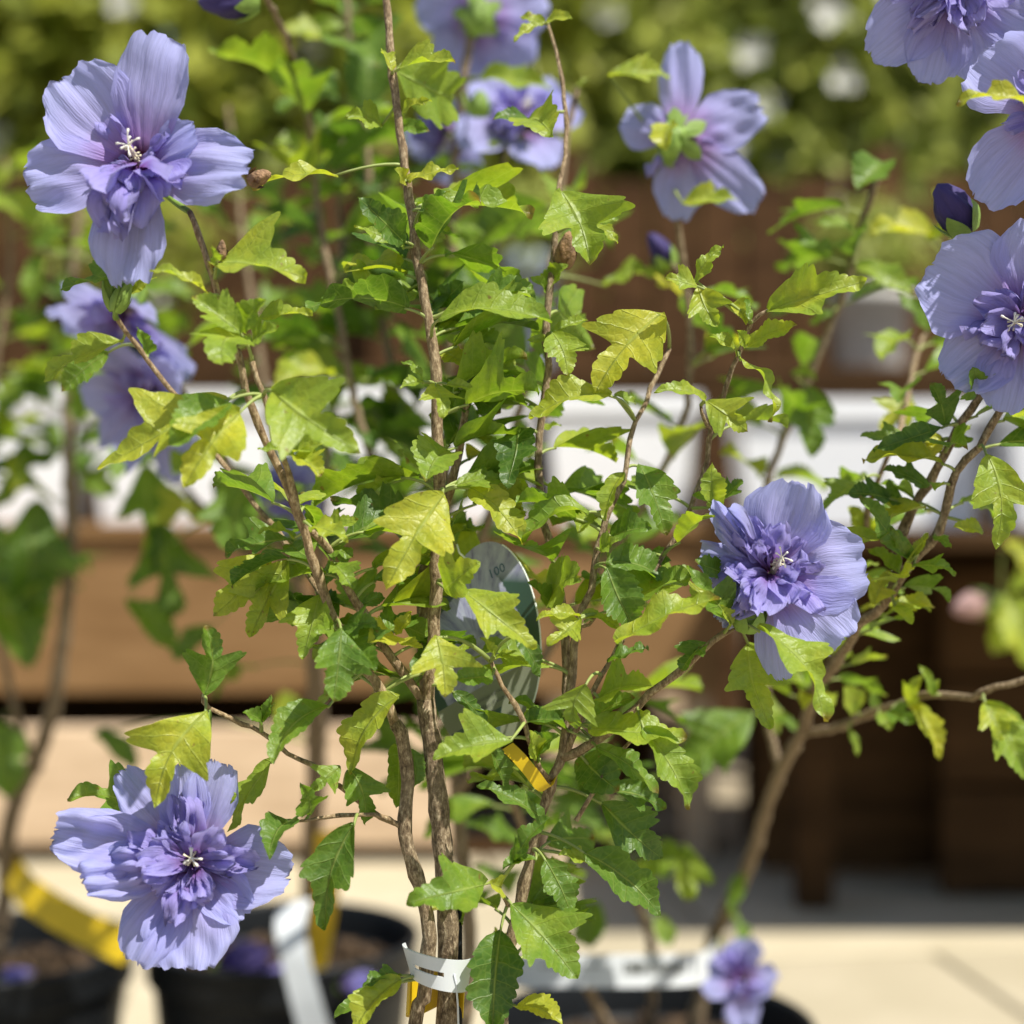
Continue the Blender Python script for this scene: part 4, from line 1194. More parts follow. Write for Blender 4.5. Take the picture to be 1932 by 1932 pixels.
flower(M, 362, 1622, .672, (.10, -.92, .26),
       [(353, 43, 18, 30, 5), (272, 45, 20, 28, 0), (243, 47, 15, 25, -5, dict(ruff=.2)), (170, 60, 15, 25, 5, dict(ruff=.25)), (190, 46, 13, 30, 10, dict(ruff=.4)), (131, 50, 12, 20, -5), (100, 42, 11, 30, 5), (76, 43, 12, 30, 5), (315, 34, 12, 35, 10)],
       40, attach_px=(394, 1336), seed=3, bias=(195, .30, 40), inner_len=(.014, .030), rows=30, cols=25)
# a bud below the first flower, the green bud, dry pods
bud(M, 1414, 1152, .684, (.15, -.25, 1), .018, .0072, SEPAL, (1385, 1182), 1, .6, .7)
bud(M, 206, 552, .705, (-.25, -.1, 1), .016, .003, SEPAL, (216, 595), 2, .3, .9)
bud(M, 232, 556, .703, (.5, -.1, 1), .016, .004, SEPAL, (218, 598), 3, .3, .9)
bud(M, 1068, 470, .722, (.15, -.3, .9), .017, .0048, DRYPOD, (1046, 500), 4, 1.0, .6, 'dry_pod', DRYPOD)
bud(M, 492, 334, .675, (.9, -.2, .3), .010, .0038, DRYPOD, None, 5, 2.0, .5, 'dry_pod', DRYPOD)
bud(M, 418, 470, .664, (.1, -.1, 1), .008, .0022, DRYPOD, (396, 505), 6, .5, .6, 'dry_pod', DRYPOD)

# ------------------------------------------------------------------ shrub on the right
Rs = Shrub(shrub_base('R'), 'hibiscus shrub with a thick leaning stem, rooted behind the white barcode band', 8)
Rs.branch('stem', [soil_px('R', .03, 0), (1343, 1785, 1.27), (1363, 1734, 1.25), (1408, 1642, 1.17), (1445, 1530, 1.08), (1472, 1455, 1.02), (1513, 1380, .95), (1540, 1295, .88), (1568, 1265, .84), (1595, 1222, .80), (1622, 1178, .775), (1666, 1141, .755), (1714, 1069, .74), (1771, 1005, .73), (1788, 944, .725), (1805, 889, .72), (1846, 842, .715), (1887, 774, .71), (1925, 690, .705)], 6.5, 1.6, .35)   # 0
Rs.branch('branch', [(1666, 1141, .755), (1690, 1085, .75), (1695, 1029, .745), (1720, 964, .74), (1751, 910, .735), (1782, 859, .73), (1812, 801, .725), (1853, 740, .72), (1878, 690, .715)], 2.6, 1.8, .3)   # 1
Rs.branch('branch', [(1560, 1275, .85), (1591, 1148, .83), (1615, 1056, .81), (1632, 995, .80), (1649, 927, .79), (1683, 842, .78)], 2.4, 1.2, .5)   # 2
Rs.branch('branch', [(1513, 1383, .95), (1567, 1377, .92), (1615, 1357, .89), (1710, 1323, .85), (1761, 1309, .83), (1833, 1316, .81), (1853, 1306, .80), (1932, 1282, .79), (2000, 1255, .78)], 2.6, 1.5, .5)   # 3
Rs.branch('branch', [(1472, 1455, 1.02), (1448, 1350, 1.02), (1430, 1100, 1.0), (1440, 960, .98), (1458, 875, .97), (1490, 800, .96), (1540, 680, .95), (1580, 580, .94), (1605, 510, .93), (1618, 442, .92), (1640, 380, .91), (1663, 316, .90)], 3, 1.8, .2)   # 4
Rs.branch('branch', [(1683, 842, .78), (1705, 780, .84), (1734, 657, .92), (1771, 578, .94), (1800, 500, .95)], 1.6, 1.4, .4)   # 5
Rs.branch('branch', [(1925, 690, .705), (1975, 560, .70), (2000, 400, .70), (1990, 230, .695), (1960, 60, .70), (1900, -60, .72)], 1.9, 1.3, .4)   # 6
Rs.branch('stem', [soil_px('R', 0, .02), (1230, 1800, 1.22), (1200, 1690, 1.12), (1165, 1560, 1.02), (1145, 1480, .97), (1130, 1380, .93), (1160, 1280, .90)], 4.0, 1.6, .2)   # 7
Rs.branch('stem', [soil_px('R', -.02, -.03), (1080, 1800, 1.15), (1029, 1667, 1.05), (994, 1582, .98), (964, 1497, .92), (940, 1420, .88)], 4.2, 2.0, .5)   # 8
Rs.branch('branch', [(1932, 1282, .79), (2030, 1262, .95), (2030, 1200, 1.2), (1950, 1160, 1.35), (1890, 1120, 1.38)], 1.5, 1.2, .5)   # 9
Rs.hand([
 (0, 1895, 1122, 1950, 1260, 'O', 25, 1.2, .75), (0, 1890, 1125, 1875, 1235, 'O', 30, 1.1, .7), (0, 1905, 1120, 1960, 1080, 'T', 35, 1.0, .7),
 (6, 1725, 640, 1772, 1170, 'D', 10, .72, .66, -.015), (6, 1825, 1118, 1950, 1310, 'O', 40, .9, .92, -.01), (6, 1710, 1080, 1540, 1050, 'O', 40, .9, .75), (6, 1495, 490, 1415, 245, 'D', 30, .85, .15),
 (6, 1490, 495, 1095, 625, 'N', 45, .9, .12), (6, 1320, 355, 1140, 525, 'D', 22, .95, .78, .01), (6, 1485, 560, 1225, 590, 'O', 40, .9, .95, .012), (6, 1480, 570, 1400, 665, 'O', 30, 1.0, .92, .012),
 (6, 1490, 700, 1035, 680, 'O', 50, .75, .78, -.008), (6, 1400, 830, 1150, 735, 'T', 45, .8, .15), (6, 1275, 910, 1078, 890, 'T', 40, .8, .1, .01), (6, 1292, 1222, 1028, 870, 'N', 38, .9, .3, -.006),
 (6, 1292, 1230, 1195, 1050, 'N', 35, 1.0, .55, -.006), (6, 1312, 1222, 1402, 1085, 'N', 30, 1.1, .75, -.004), (6, 1242, 1320, 1060, 1168, 'N', 40, 1.1, .5, -.004), (6, 1312, 1270, 1555, 1312, 'T', 42, .8, .4, -.004),
 (6, 1100, 1480, 1195, 1295, 'D', 25, .95, .88, -.004), (6, 1210, 1480, 1440, 1492, 'O', 40, .9, .75, -.004), (6, 1210, 1490, 1312, 1592, 'O', 40, .9, .6, -.004), (6, 1020, 800, 825, 948, 'T', 40, .75, .45, -.02),
 (6, 1660, 300, 1650, 170, 'T', 30, 1.0, .35), (6, 1820, 395, 1800, 260, 'D', 30, 1.0, .25, .03, .01), (6, 1900, 400, 1940, 300, 'T', 40, 1.0, .6), (6, 1580, 560, 1640, 480, 'O', 30, .9, .5, .01), (6, 1540, 600, 1650, 560, 'O', 30, 1.0, .35, .01),
 (6, 1430, 1100, 1530, 1170, 'N', 40, 1.2, .25), (6, 1060, 1100, 960, 930, 'O', 30, 1.0, .7, .01), (6, 1090, 1060, 1190, 1000, 'O', 30, 1.0, .75, .01), (6, 1030, 1270, 1130, 1260, 'N', 50, 1.0, .6), (6, 1480, 810, 1440, 850, 'N', 50, 1.0, .5),
 (3, 1960, 580, 1555, 574, 'T', 52, .50, .92, -.048, .0), (3, 1430, 1312, 1075, 1282, 'T', 55, .75, .95, .0), (3, 1400, 1335, 1612, 1210, 'O', 40, .8, .7), (3, 1485, 1115, 1430, 1050, 'O', 30, 1.1, .8),
 (3, 1150, 900, 1000, 1052, 'O', 30, 1.2, .3), (3, 1000, 1470, 1310, 1635, 'O', 35, .8, .55), (3, 990, 1290, 780, 1240, 'T', 55, .8, .5), (3, 1400, 1830, 1230, 1630, 'N', 40, 1.2, .3), (3, 880, 1720, 740, 1800, 'T', 50, .8, .25),
 (6, 740, 270, 760, 665, 'T', 25, .9, .25), (6, 640, 200, 780, 240, 'T', 50, .9, .5),
 (9, 1000, 205, 930, 55, 'O', 20, 1.0, .7), (9, 1105, 190, 1080, 60, 'N', 30, 1.2, .4, .03), (9, 1120, 210, 1190, 305, 'O', 35, 1.2, .45), (9, 1180, 195, 1335, 260, 'T', 25, 1.0, .25), (9, 1290, 150, 1370, 0, 'T', 30, .9, .72),
 (9, 1290, 165, 1455, 460, 'O', 35, .7, .9, .0, -.01, 1.6), (9, 950, 290, 1005, 445, 'N', 40, 1.0, .6), (9, 1715, 150, 1800, 360, 'T', 25, 1.3, .75), (9, 1730, 150, 1950, 580, 'T', 30, .85, .5, .01), (9, 1430, 110, 1350, -60, 'N', 35, 1.0, .5), (9, 1420, 100, 1465, 20, 'O', 35, 1.1, .6),
 (9, 390, 1090, 310, 1320, 'N', 30, 1.1, .3), (9, 300, 1300, 400, 1560, 'N', 40, .9, .35), (9, 60, 930, 60, 1250, 'T', 25, 1.0, .6, .0), (9, 540, 240, 680, 310, 'N', 40, 1.1, .3),
 (9, 430, 200, 30, 560, 'T', 25, .95, .25, .0), (9, 500, 100, 560, 320, 'O', 30, .9, .6),
 (8, 1430, 1250, 1390, 1510, 'O', 20, 1.3, .25, .0), (8, 1250, 1260, 1090, 1260, 'O', 35, 1.2, .35, .0), (8, 1770, 1330, 1850, 1500, 'O', 25, 1.2, .5, .0), (8, 1290, 1250, 1260, 1420, 'O', 30, .9, .15, .0),
])
for bi, sp, sz, tn, st, en in ((1, .020, (.02, .034), .4, .3, .95), (0, .024, (.02, .034), .5, .62, .97), (2, .022, (.022, .034), .5, .2, .95), (4, .030, (.03, .05), .4, .25, .95), (7, .03, (.03, .05), .3, .5, 1.0), (8, .03, (.03, .05), .3, .6, 1.0), (5, .03, (.028, .04), .4, .2, 1.0)):
    Rs.fill(bi, sp, sz, tn, st, en, back=.3)
flower(Rs, 1932, 598, .69, (-.30, -.92, .16), [(146, 48, 25, 32, 4), (218, 42, 18, 26, -4), (255, 42, 16, 26, -4), (75, 46, 19, 35, 6), (10, 46, 20, 30, 0), (305, 46, 18, 30, 0)], 26, (1925, 690), 4, bias=(235, .5, 45), rows=30, cols=25)
flower(Rs, 1805, -34, .70, (-.05, -.93, -.28), [(222, 47, 17, 25, -6), (258, 44, 15, 25, -6), (292, 46, 15, 25, -4), (335, 44, 17, 30, 0), (90, 46, 18, 30, 0), (160, 46, 18, 30, 0)], 26, (1930, -10), 5, bias=(265, .5, 40), rows=28, cols=23)
flower(Rs, 1990, 205, .675, (-.55, -.80, .10), [(136, 44, 19, 30, 4), (226, 48, 19, 25, -4), (60, 46, 18, 30, 0), (300, 46, 18, 30, 0)], 18, (1990, 240), 6, rows=26, cols=21)
flower(Rs, 1392, 1842, 1.12, (-.5, -.55, .65), [(60, 30, 15, 40, 20), (330, 32, 15, 30, 5), (265, 36, 14, 20, -10), (200, 28, 12, 40, 20), (130, 26, 12, 40, 20)], 8, (1350, 1770), 7, rows=16, cols=13, stamen=False)
bud(Rs, 1835, 1142, 1.37, (-.9, -.2, -.2), .040, .013, BLUSH, (1890, 1122), 9, 1.2, .4)
bud(Rs, 1797, 392, .712, (-.55, -.2, .75), .026, .0095, WILT, (1975, 560), 8, 1.6, .5)

# ------------------------------------------------------------------ shrub hidden behind the foremost one
Cs = Shrub(shrub_base('C'), 'hibiscus shrub directly behind the foremost one with blooms at its stem tops', 9)
sC = soil_px('C')
Cs.branch('stem', [sC, (880, 1900, 1.03), (862, 1500, 1.03), (850, 1200, 1.02), (845, 1000, 1.02), (842, 800, 1.01), (850, 640, 1.0), (848, 561, 1.0), (855, 442, 1.0), (858, 306, 1.0), (875, 153, 1.0), (889, 51, 1.0), (893, -20, 1.0)], 6, 2.2, .4)    # 0
Cs.branch('branch', [(850, 1200, 1.02), (900, 1050, .98), (960, 850, .95), (1010, 650, .93), (1048, 450, .92), (1062, 330, .92), (1072, 240, .92), (1088, 165, .92)], 3.2, 1.5, .4)    # 1
Cs.branch('branch', [(862, 1500, 1.03), (960, 1350, .98), (1100, 1120, .95), (1220, 940, .93), (1290, 790, .92), (1303, 650, .91), (1290, 520, .90), (1277, 410, .885), (1268, 300, .87)], 3.4, 1.6, .35)   # 2
Cs.branch('branch', [(845, 1000, 1.02), (780, 850, 1.02), (730, 650, 1.03), (700, 450, 1.04), (690, 250, 1.04), (660, 60, 1.05), (650, -40, 1.05)], 3.2, 1.8, .4)   # 3
Cs.branch('branch', [(850, 1200, 1.02), (760, 1000, .98), (680, 800, .97), (640, 600, .97), (600, 400, .98), (585, 250, .96), (550, 100, .90), (505, 0, .84), (470, -40, .80)], 3.0, 1.4, .4)   # 4
Cs.branch('branch', [(842, 800, 1.01), (900, 650, 1.02), (930, 500, 1.03), (945, 350, 1.04), (960, 250, 1.03)], 2.4, 1.6, .4)   # 5
Cs.branch('twig', [(1290, 520, .90), (1270, 500, .92), (1255, 490, .94)], 1.2, 1.0, .4)   # 6
Cs.hand([
 (2, 150, 620, 140, 215, 'O', 20, 1.35, .12, .0, .0), (2, 790, 430, 1195, 490, 'O', 45, .8, .65, -.04),
 (2, 820, 690, 1050, 880, 'T', 30, .9, .6, -.02), (2, 1330, 490, 1392, 432, 'N', 40, 1.2, .7, .0),
 (2, 1500, 425, 1845, 430, 'T', 50, .8, .72, -.06), (3, 30, 1130, 345, 1105, 'T', 50, .7, .78, -.03), (3, -30, 700, -60, 830, 'O', 30, 1.3, .8, -.05), (2, 1480, 1590, 1820, 1540, 'O', 50, .8, .55, .02), (2, 350, 1590, 500, 1560, 'T', 40, .9, .3, .0),
 (2, 640, 1250, 840, 1290, 'T', 30, 1.1, .45, -.05), (2, 660, 1280, 730, 1430, 'T', 20, 1.2, .5, -.05), (1, 1820, 200, 1560, 150, 'T', 50, .9, .75, .0), (1, 1900, 130, 1700, 230, 'O', 30, 1.0, .5, .0),
])
for bi, sp, sz, tn, st, en in ((0, .024, (.04, .065), .34, .34, .80), (1, .026, (.035, .055), .38, .2, .80), (2, .034, (.028, .045), .5, .30, .86), (3, .028, (.04, .065), .2, .1, .95), (4, .032, (.04, .06), .22, .1, .72), (5, .030, (.035, .06), .25, .1, .70)):
    Cs.fill(bi, sp, sz, tn, st, en, back=.0)
flower(Cs, 905, 30, 1.0, (.10, .80, .25), [(20, 50, 22, 45, 25), (90, 50, 20, 45, 25), (165, 52, 20, 45, 25), (235, 50, 20, 45, 25), (310, 50, 22, 45, 25)], 10, (889, 60), 11, rows=18, cols=15, stamen=False)
flower(Cs, 985, 222, 1.0, (.15, -.75, .45), [(15, 40, 19, 35, 5), (70, 40, 17, 35, 5), (140, 42, 17, 35, 5), (215, 50, 17, 25, 0), (290, 44, 18, 30, 0)], 22, (960, 250), 12, rows=18, cols=15)
flower(Cs, 838, 262, 1.05, (-.3, -.6, -.5), [(200, 30, 14, 35, 5), (260, 34, 14, 30, 0), (320, 30, 14, 30, 0), (90, 30, 14, 40, 5)], 8, (858, 300), 13, rows=14, cols=11)
flower(Cs, 1283, 262, .858, (.20, .90, .12), [(92, 56, 13, 40, 10), (160, 36, 13, 40, 10), (22, 50, 17, 40, 12), (320, 58, 15, 35, 8), (268, 46, 14, 40, 10)], 8, (1268, 305), 14, rows=20, cols=17, stamen=False)
bud(Cs, 430, 2, .79, (-.85, -.2, -.1), .030, .0095, WILT, (470, -40), 7, 1.6, .45)
bud(Cs, 1262, 262, .835, (-.1, -.3, 1), .018, .0065, SEPAL, (1268, 300), 15, .4, .6)
bud(Cs, 1245, 472, .93, (-.5, -.2, .75), .024, .0075, WILT, (1255, 490), 16, 1.6, .5)
bud(Cs, 905, 30, .97, (.1, -.3, 1), .022, .009, SEPAL, (889, 60), 17, .4, .6)
bud(Cs, 905, 195, .97, (.1, -.2, 1), .016, .007, SEPAL, (875, 180), 18, .4, .6)

# ------------------------------------------------------------------ shrubs on the left
L2 = Shrub(shrub_base('L2'), 'hibiscus shrub with a thick dark stem rising from the pot with fallen blooms', 10)
L2.branch('stem', [soil_px('L2', .02, -.03), (588, 1700, 1.48), (588, 1600, 1.40), (597, 1450, 1.30), (594, 1250, 1.18), (585, 1160, 1.12)], 10.5, 6.5, .15)   # 0
L2.branch('branch', [(592, 1210, 1.15), (604, 1050, 1.1), (614, 900, 1.08), (630, 750, 1.08), (650, 600, 1.08), (640, 420, 1.08), (650, 260, 1.1)], 3.4, 1.6, .2)   # 1
L2.branch('branch', [(585, 1160, 1.12), (530, 1040, 1.04), (470, 940, .99), (410, 840, .96), (330, 720, .93), (260, 600, .91), (230, 540, .90)], 3.2, 1.6, .35)   # 2
L2.branch('branch', [(594, 1250, 1.18), (560, 1080, 1.18), (520, 850, 1.18), (480, 600, 1.2), (450, 380, 1.22), (430, 200, 1.24)], 3.4, 1.6, .3)   # 3
L2.branch('branch', [(585, 1160, 1.12), (500, 1080, 1.14), (400, 980, 1.16), (300, 850, 1.18), (230, 700, 1.2), (190, 500, 1.2)], 3.0, 1.4, .3)   # 4
L2.hand([(4, 800, 700, 880, 1180, 'D', 20, .8, .3), (4, 880, 1020, 960, 1560, 'D', 20, .9, .15), (4, 700, 1450, 960, 1740, 'O', 25, .9, .3), (4, 1380, 800, 1290, 1180, 'T', 20, 1.2, .3), (4, 460, 100, 420, 470, 'T', 20, 1.0, .45), (4, 820, 1060, 860, 1330, 'O', 30, .8, .6),
         (4, 1180, 1600, 960, 1790, 'O', 30, .9, .2), (4, 1420, 1820, 1180, 1990, 'N', 45, 1.0, .45), (7, 1620, 330, 1560, 80, 'O', 20, 1.3, .75), (7, 520, 330, 740, 560, 'O', 30, .9, .2), (1, 180, 1380, 380, 1280, 'T', 40, .9, .4), (1, 230, 1420, 170, 1740, 'O', 30, .8, .45)])
for bi, sp, sz, tn, st, en in ((1, .026, (.035, .06), .2, .15, 1.0), (2, .030, (.03, .05), .35, .1, .9), (3, .030, (.035, .06), .22, .15, .9), (4, .028, (.035, .06), .25, .1, 1.0)):
    L2.fill(bi, sp, sz, tn, st, en, back=.1)
flower(L2, 232, 600, .895, (-.35, -.45, -.80), [(250, 60, 18, 20, 0, dict(ruff=.25)), (290, 64, 18, 15, -8, dict(ruff=.25)), (330, 50, 17, 30, 5), (200, 52, 16, 30, 5), (130, 40, 16, 40, 10), (60, 44, 17, 40, 10)], 16, (232, 548), 21, rows=22, cols=19)
flower(L2, 268, 742, .92, (-.30, -.75, -.55), [(245, 58, 17, 25, 0, dict(ruff=.3)), (280, 62, 17, 20, -6, dict(ruff=.3)), (320, 44, 15, 30, 5), (195, 42, 15, 30, 5), (110, 40, 16, 40, 10), (45, 40, 15, 40, 10)], 14, (300, 690), 23, rows=22, cols=19)
flower(L2, 545, 935, 1.08, (-.2, -.85, .2), [(20, 30, 14, 35, 5), (92, 30, 14, 35, 5), (164, 30, 14, 35, 5), (236, 32, 14, 30, 0), (308, 32, 14, 30, 0)], 12, (560, 1080), 22, rows=14, cols=11)

L1 = Shrub(shrub_base('L1'), 'hibiscus shrub with slim bent stem in the pot with the yellow strip', 12)
L1.branch('stem', [soil_px('L1', .0, -.02), (8, 1700, 1.48), (12, 1600, 1.45), (30, 1510, 1.42), (62, 1445, 1.4), (95, 1355, 1.37), (108, 1284, 1.35), (122, 1180, 1.33), (131, 1063, 1.31), (133, 978, 1.3), (129, 842, 1.29), (128, 700, 1.28), (140, 500, 1.28), (165, 250, 1.3)], 9.0, 2.4, .2)    # 0
L1.branch('branch', [(62, 1445, 1.4), (20, 1300, 1.36), (-20, 1100, 1.33), (-30, 900, 1.3), (-10, 700, 1.28), (20, 500, 1.28), (10, 300, 1.28)], 3.4, 1.6, .3)   # 1
L1.hand([(4, 190, 900, 170, 1530, 'T', 15, .95, .2), (4, -60, 1330, 175, 1830, 'O', 20, 1.1, .2), (4, 130, 200, 20, 420, 'O', 30, 1.0, .5), (4, 60, 640, 70, 860, 'O', 30, 1.0, .75), (7, -40, 250, 60, 680, 'O', 25, 1.2, .3), (1, -60, 1080, 345, 1315, 'N', 45, 1.2, .65), (1, -20, 1080, 100, 900, 'N', 40, 1.2, .7), (4, -40, 450, 140, 330, 'T', 40, 1.0, .3)])
for bi, sp, sz, tn, st, en in ((0, .034, (.04, .065), .35, .5, 1.0), (1, .036, (.04, .065), .35, .3, 1.0)):
    L1.fill(bi, sp, sz, tn, st, en, back=.1)

# ------------------------------------------------------------------ fallen blooms on the soil
def fallen(px, py, d, axis, label, seed, L=.05, W=.014, mat=None):
    z = SOILZ + .012
    R = np.random.default_rng(seed)
    o = P(px, py, d)
    o[2] = z
    t = thing('fallen_bloom', o - np.array([0, 0, .010]), label, 'flower', 'fallen blooms on the soil')
    a = nrm(axis)
    ex = nrm(np.cross(a, [0, 0, 1])); ey = np.cross(ex, a)
    for k in range(6):
        V, F, uv = petal_shape(L * R.uniform(.8, 1.05), W, math.radians(R.uniform(55, 80)), math.radians(R.uniform(60, 88)), R, 14, 11, ruff=.35, pleat=.04)
        tt = k * 1.05
        dv = math.cos(tt) * ex + math.sin(tt) * ey
        sv = np.cross(a, dv)
        V = o + V[:, :1] * dv * .8 + V[:, 1:2] * sv + V[:, 2:3] * a
        V[:, 2] = np.maximum(V[:, 2], SOILZ + .002)
        mk('petal', V, F, mat or INNER, t, o, uv)
    m = MB()
    for k in range(5):
        dv = math.cos(k * 1.2566) * ex + math.sin(k * 1.2566) * ey
        sepal_piece(m, o - a * .004 + dv * .003, a, dv, .012, .004, .9)
    m.out('calyx', SEPAL, t, o)
fallen(405, 1795, 1.52, (.8, -.3, .25), 'dark wilted bloom lying on soil under the tattered flower', 301, .055, .018, WILT)
fallen(470, 1830, 1.47, (.9, -.25, .05), 'pale violet rolled bloom lying on soil by the white strap', 302, .048, .015)
fallen(-10, 1835, 1.47, (.9, -.2, .15), 'violet bloom lying on soil near the pot with yellow strip', 303, .035, .012)
fallen(640, 1850, 1.46, (.9, -.3, .1), 'small faded bloom lying on soil beside the thick stem', 304, .035, .010)

# ------------------------------------------------------------------ labels, straps and ties
def strip(name, pts, width_dir, w, mat, label, cat, group=None, holes=None, cols=3, thick=.0004):
    c, _ = smooth_path(pts, np.zeros(len(pts)), .0025)
    n = len(c)
    wd = np.asarray(width_dir, float)
    if wd.ndim == 1:
        wd = np.repeat(wd[None], n, 0)
    else:
        wd = np.stack([np.interp(np.linspace(0, 1, n), np.linspace(0, 1, len(wd)), wd[:, k]) for k in range(3)], -1)
    wd = wd / np.linalg.norm(wd, axis=1)[:, None]
    s = np.linspace(-.5, .5, cols)
    T = np.gradient(c, axis=0)
    Nn = np.cross(T, wd); Nn /= np.linalg.norm(Nn, axis=1)[:, None]
    V = c[:, None] + wd[:, None] * (s * w)[None, :, None]
    A = (V + Nn[:, None] * thick / 2).reshape(-1, 3); B = (V - Nn[:, None] * thick / 2).reshape(-1, 3)
    keep = np.ones((n - 1, cols - 1), bool)
    if holes:
        for (i0, i1, j0, j1) in holes:
            keep[int(i0 * n):int(i1 * n), j0:j1] = False
    F1 = grid_faces(n, cols).reshape(n - 1, cols - 1, 4)[keep]
    nv = n * cols
    F = F1.tolist() + (F1[:, ::-1] + nv).tolist()
    from collections import Counter
    ed = Counter()
    side = []
    for f in F1.tolist():
        for q in range(4):
            ed[(f[q], f[(q + 1) % 4])] += 1
    for (p, q) in list(ed):
        if (q, p) not in ed:
            side.append((q, p))
    VV_ = np.vstack([A, B])
    k0 = len(VV_)
    ext = []
    for (p, q) in side:
        ext += [VV_[p], VV_[q], VV_[q + nv], VV_[p + nv]]
        F.append([k0, k0 + 1, k0 + 2, k0 + 3]); k0 += 4
    o = mk(name, np.vstack([VV_, np.array(ext)]), F, mat, None, c[n // 2])
    tag(o, label, cat, group)
    return o, c, wd

# yellow strips
strip('yellow_ribbon', [P(20, 1640, 1.46), P(60, 1690, 1.43), P(150, 1745, 1.40), P(245, 1790, 1.40)], [(.25, .2, .9), (.3, .2, .85), (.35, .2, .8)], .030, YELLOW, 'yellow plastic ribbon slanting across the pot rim from the slim bent stem', 'ribbon', 'yellow ribbons')
strip('yellow_ribbon', [P(622, 1570, 1.33), P(618, 1650, 1.36), P(606, 1750, 1.40), P(590, 1832, 1.42)], [(1, .1, .1), (1, -.1, .15), (1, .1, .2)], .024, YELLOW, 'yellow plastic ribbon hanging straight down beside the thick stem', 'ribbon', 'yellow ribbons')
strip('yellow_ribbon', [P(*C(8, 938, 392), .690), P(*C(8, 1000, 450), .688), P(*C(8, 1080, 545), .687), P(*C(8, 1148, 625), .690), P(1046, 1470, .70)], [(.8, .1, .5), (.9, -.2, .5), (.9, .3, .3), (.5, .2, .9)], .0062, YELLOW, 'small orange yellow ribbon end under the oval photo label', 'ribbon', 'yellow ribbons')
ring_c = P(822, 1880, .695)
strip('yellow_ribbon', [ring_c + .0125 * np.array([math.cos(a) * 1.0, math.sin(a), 0]) + np.array([0, 0, .003 * math.sin(a * 2)]) for a in np.linspace(2.9, 6.6, 9)[::-1] + 3.3], (.05, .1, 1), .017, YELLOW, 'yellow ribbon looped round the base stems below the white tie', 'ribbon', 'yellow ribbons')
# white strap over the pot rim
strip('white_strap', [P(562, 1700, 1.42), P(548, 1735, 1.40), P(553, 1790, 1.385), P(575, 1880, 1.38), P(598, 1960, 1.385)], [(1, .1, .1), (1, -.2, .1), (1, .1, .2)], .027, WHITEPL, 'white plastic strap hanging over the pot beside the yellow ribbon', 'strap')
# white barcode band
bp_ = [P(1352, 1800, 1.24), P(1335, 1822, 1.20), P(1290, 1830, 1.165), P(1200, 1832, 1.15), P(1090, 1832, 1.145), P(985, 1832, 1.15), P(965, 1832, 1.18)]
band, bc, bw = strip('barcode_band', bp_, (0, .12, 1), .0235, WHITEPL, 'white label band with printed barcode round the stems above the pot', 'label')
m = MB()
Rb = np.random.default_rng(5)
x = 0
seq = []
while x < 1:
    w = Rb.choice([.012, .02, .034]); seq.append((x, w)); x += w + Rb.choice([.012, .02, .03])
def band_pt(px, py, out=.0009):
    d = 1.1505 - out
    return P(px, py, d)
def bars(m, x0, x1, y0, y1, seq):
    for (x, w) in seq:
        xa = x0 + (x1 - x0) * x; xb = x0 + (x1 - x0) * min(1, x + w)
        # follow the band: take its distance at this column
        q = [band_pt(xa, y1), band_pt(xb, y1), band_pt(xb, y0), band_pt(xa, y0)]
        for p in q:
            i = int(np.argmin(np.abs(bc[:, 0] / bc[:, 1] - p[0] / p[1])))
            k = (bc[i, 1] - .0012) / p[1]
            p[0] *= k; p[1] *= k; p[2] = CAM_H + (p[2] - CAM_H) * k
            p[1] += (p[2] - bc[i, 2]) * .12
        m.add(q, [(0, 1, 2, 3)])
bars(m, 1178, 1296, 1814, 1838, seq)
m.out('barcode', GREYINK, band, smooth=False)
m = MB()
bars(m, 1020, 1140, 1822, 1826, [(k * .09, .06) for k in range(11)])
m.out('printed_line', GREYINK, band, smooth=False)

# white slotted tie round the base stems
def hoop(cx, cy, d, rx, ry, tilt, a0, a1, n):
    c = P(cx, cy, d)
    return [c + np.array([rx * math.cos(a), ry * math.sin(a), tilt * math.cos(a) * rx]) for a in np.linspace(a0, a1, n)]
tie, tcn, twd = strip('white_tie', hoop(828, 1822, .687, .0138, .012, -.22, 2.75, 6.05, 14), [(-.35, -.25, 1), (-.05, -.1, 1), (.15, .05, 1)], .0140, WHITEPL,
      'white slotted plastic tie curled round the base stems', 'tie', None, [(.36, .66, 3, 4)], 8, .0006)
V, F, uv = tube([P(857, 1838, .676), P(861, 1860, .677), P(864, 1900, .679), P(866, 1990, .682), P(866, 2150, .69)], .00045, 5)
mk('tie_thread', V, F, WHITEPL, tie, WLOC[tie.name], uv)
V, F, uv = tube([P(867, 1700, .707), P(868, 1860, .707), P(868, 2300, .708), (P(868, 2300, .708)[0], .71, SOILZ - .03)], .0012, 6)
o = mk('support_stake', V, F, BLACKPL, None, P(868, 1860, .707), uv)
tag(o, 'thin black support stake behind the base stem', 'stake')

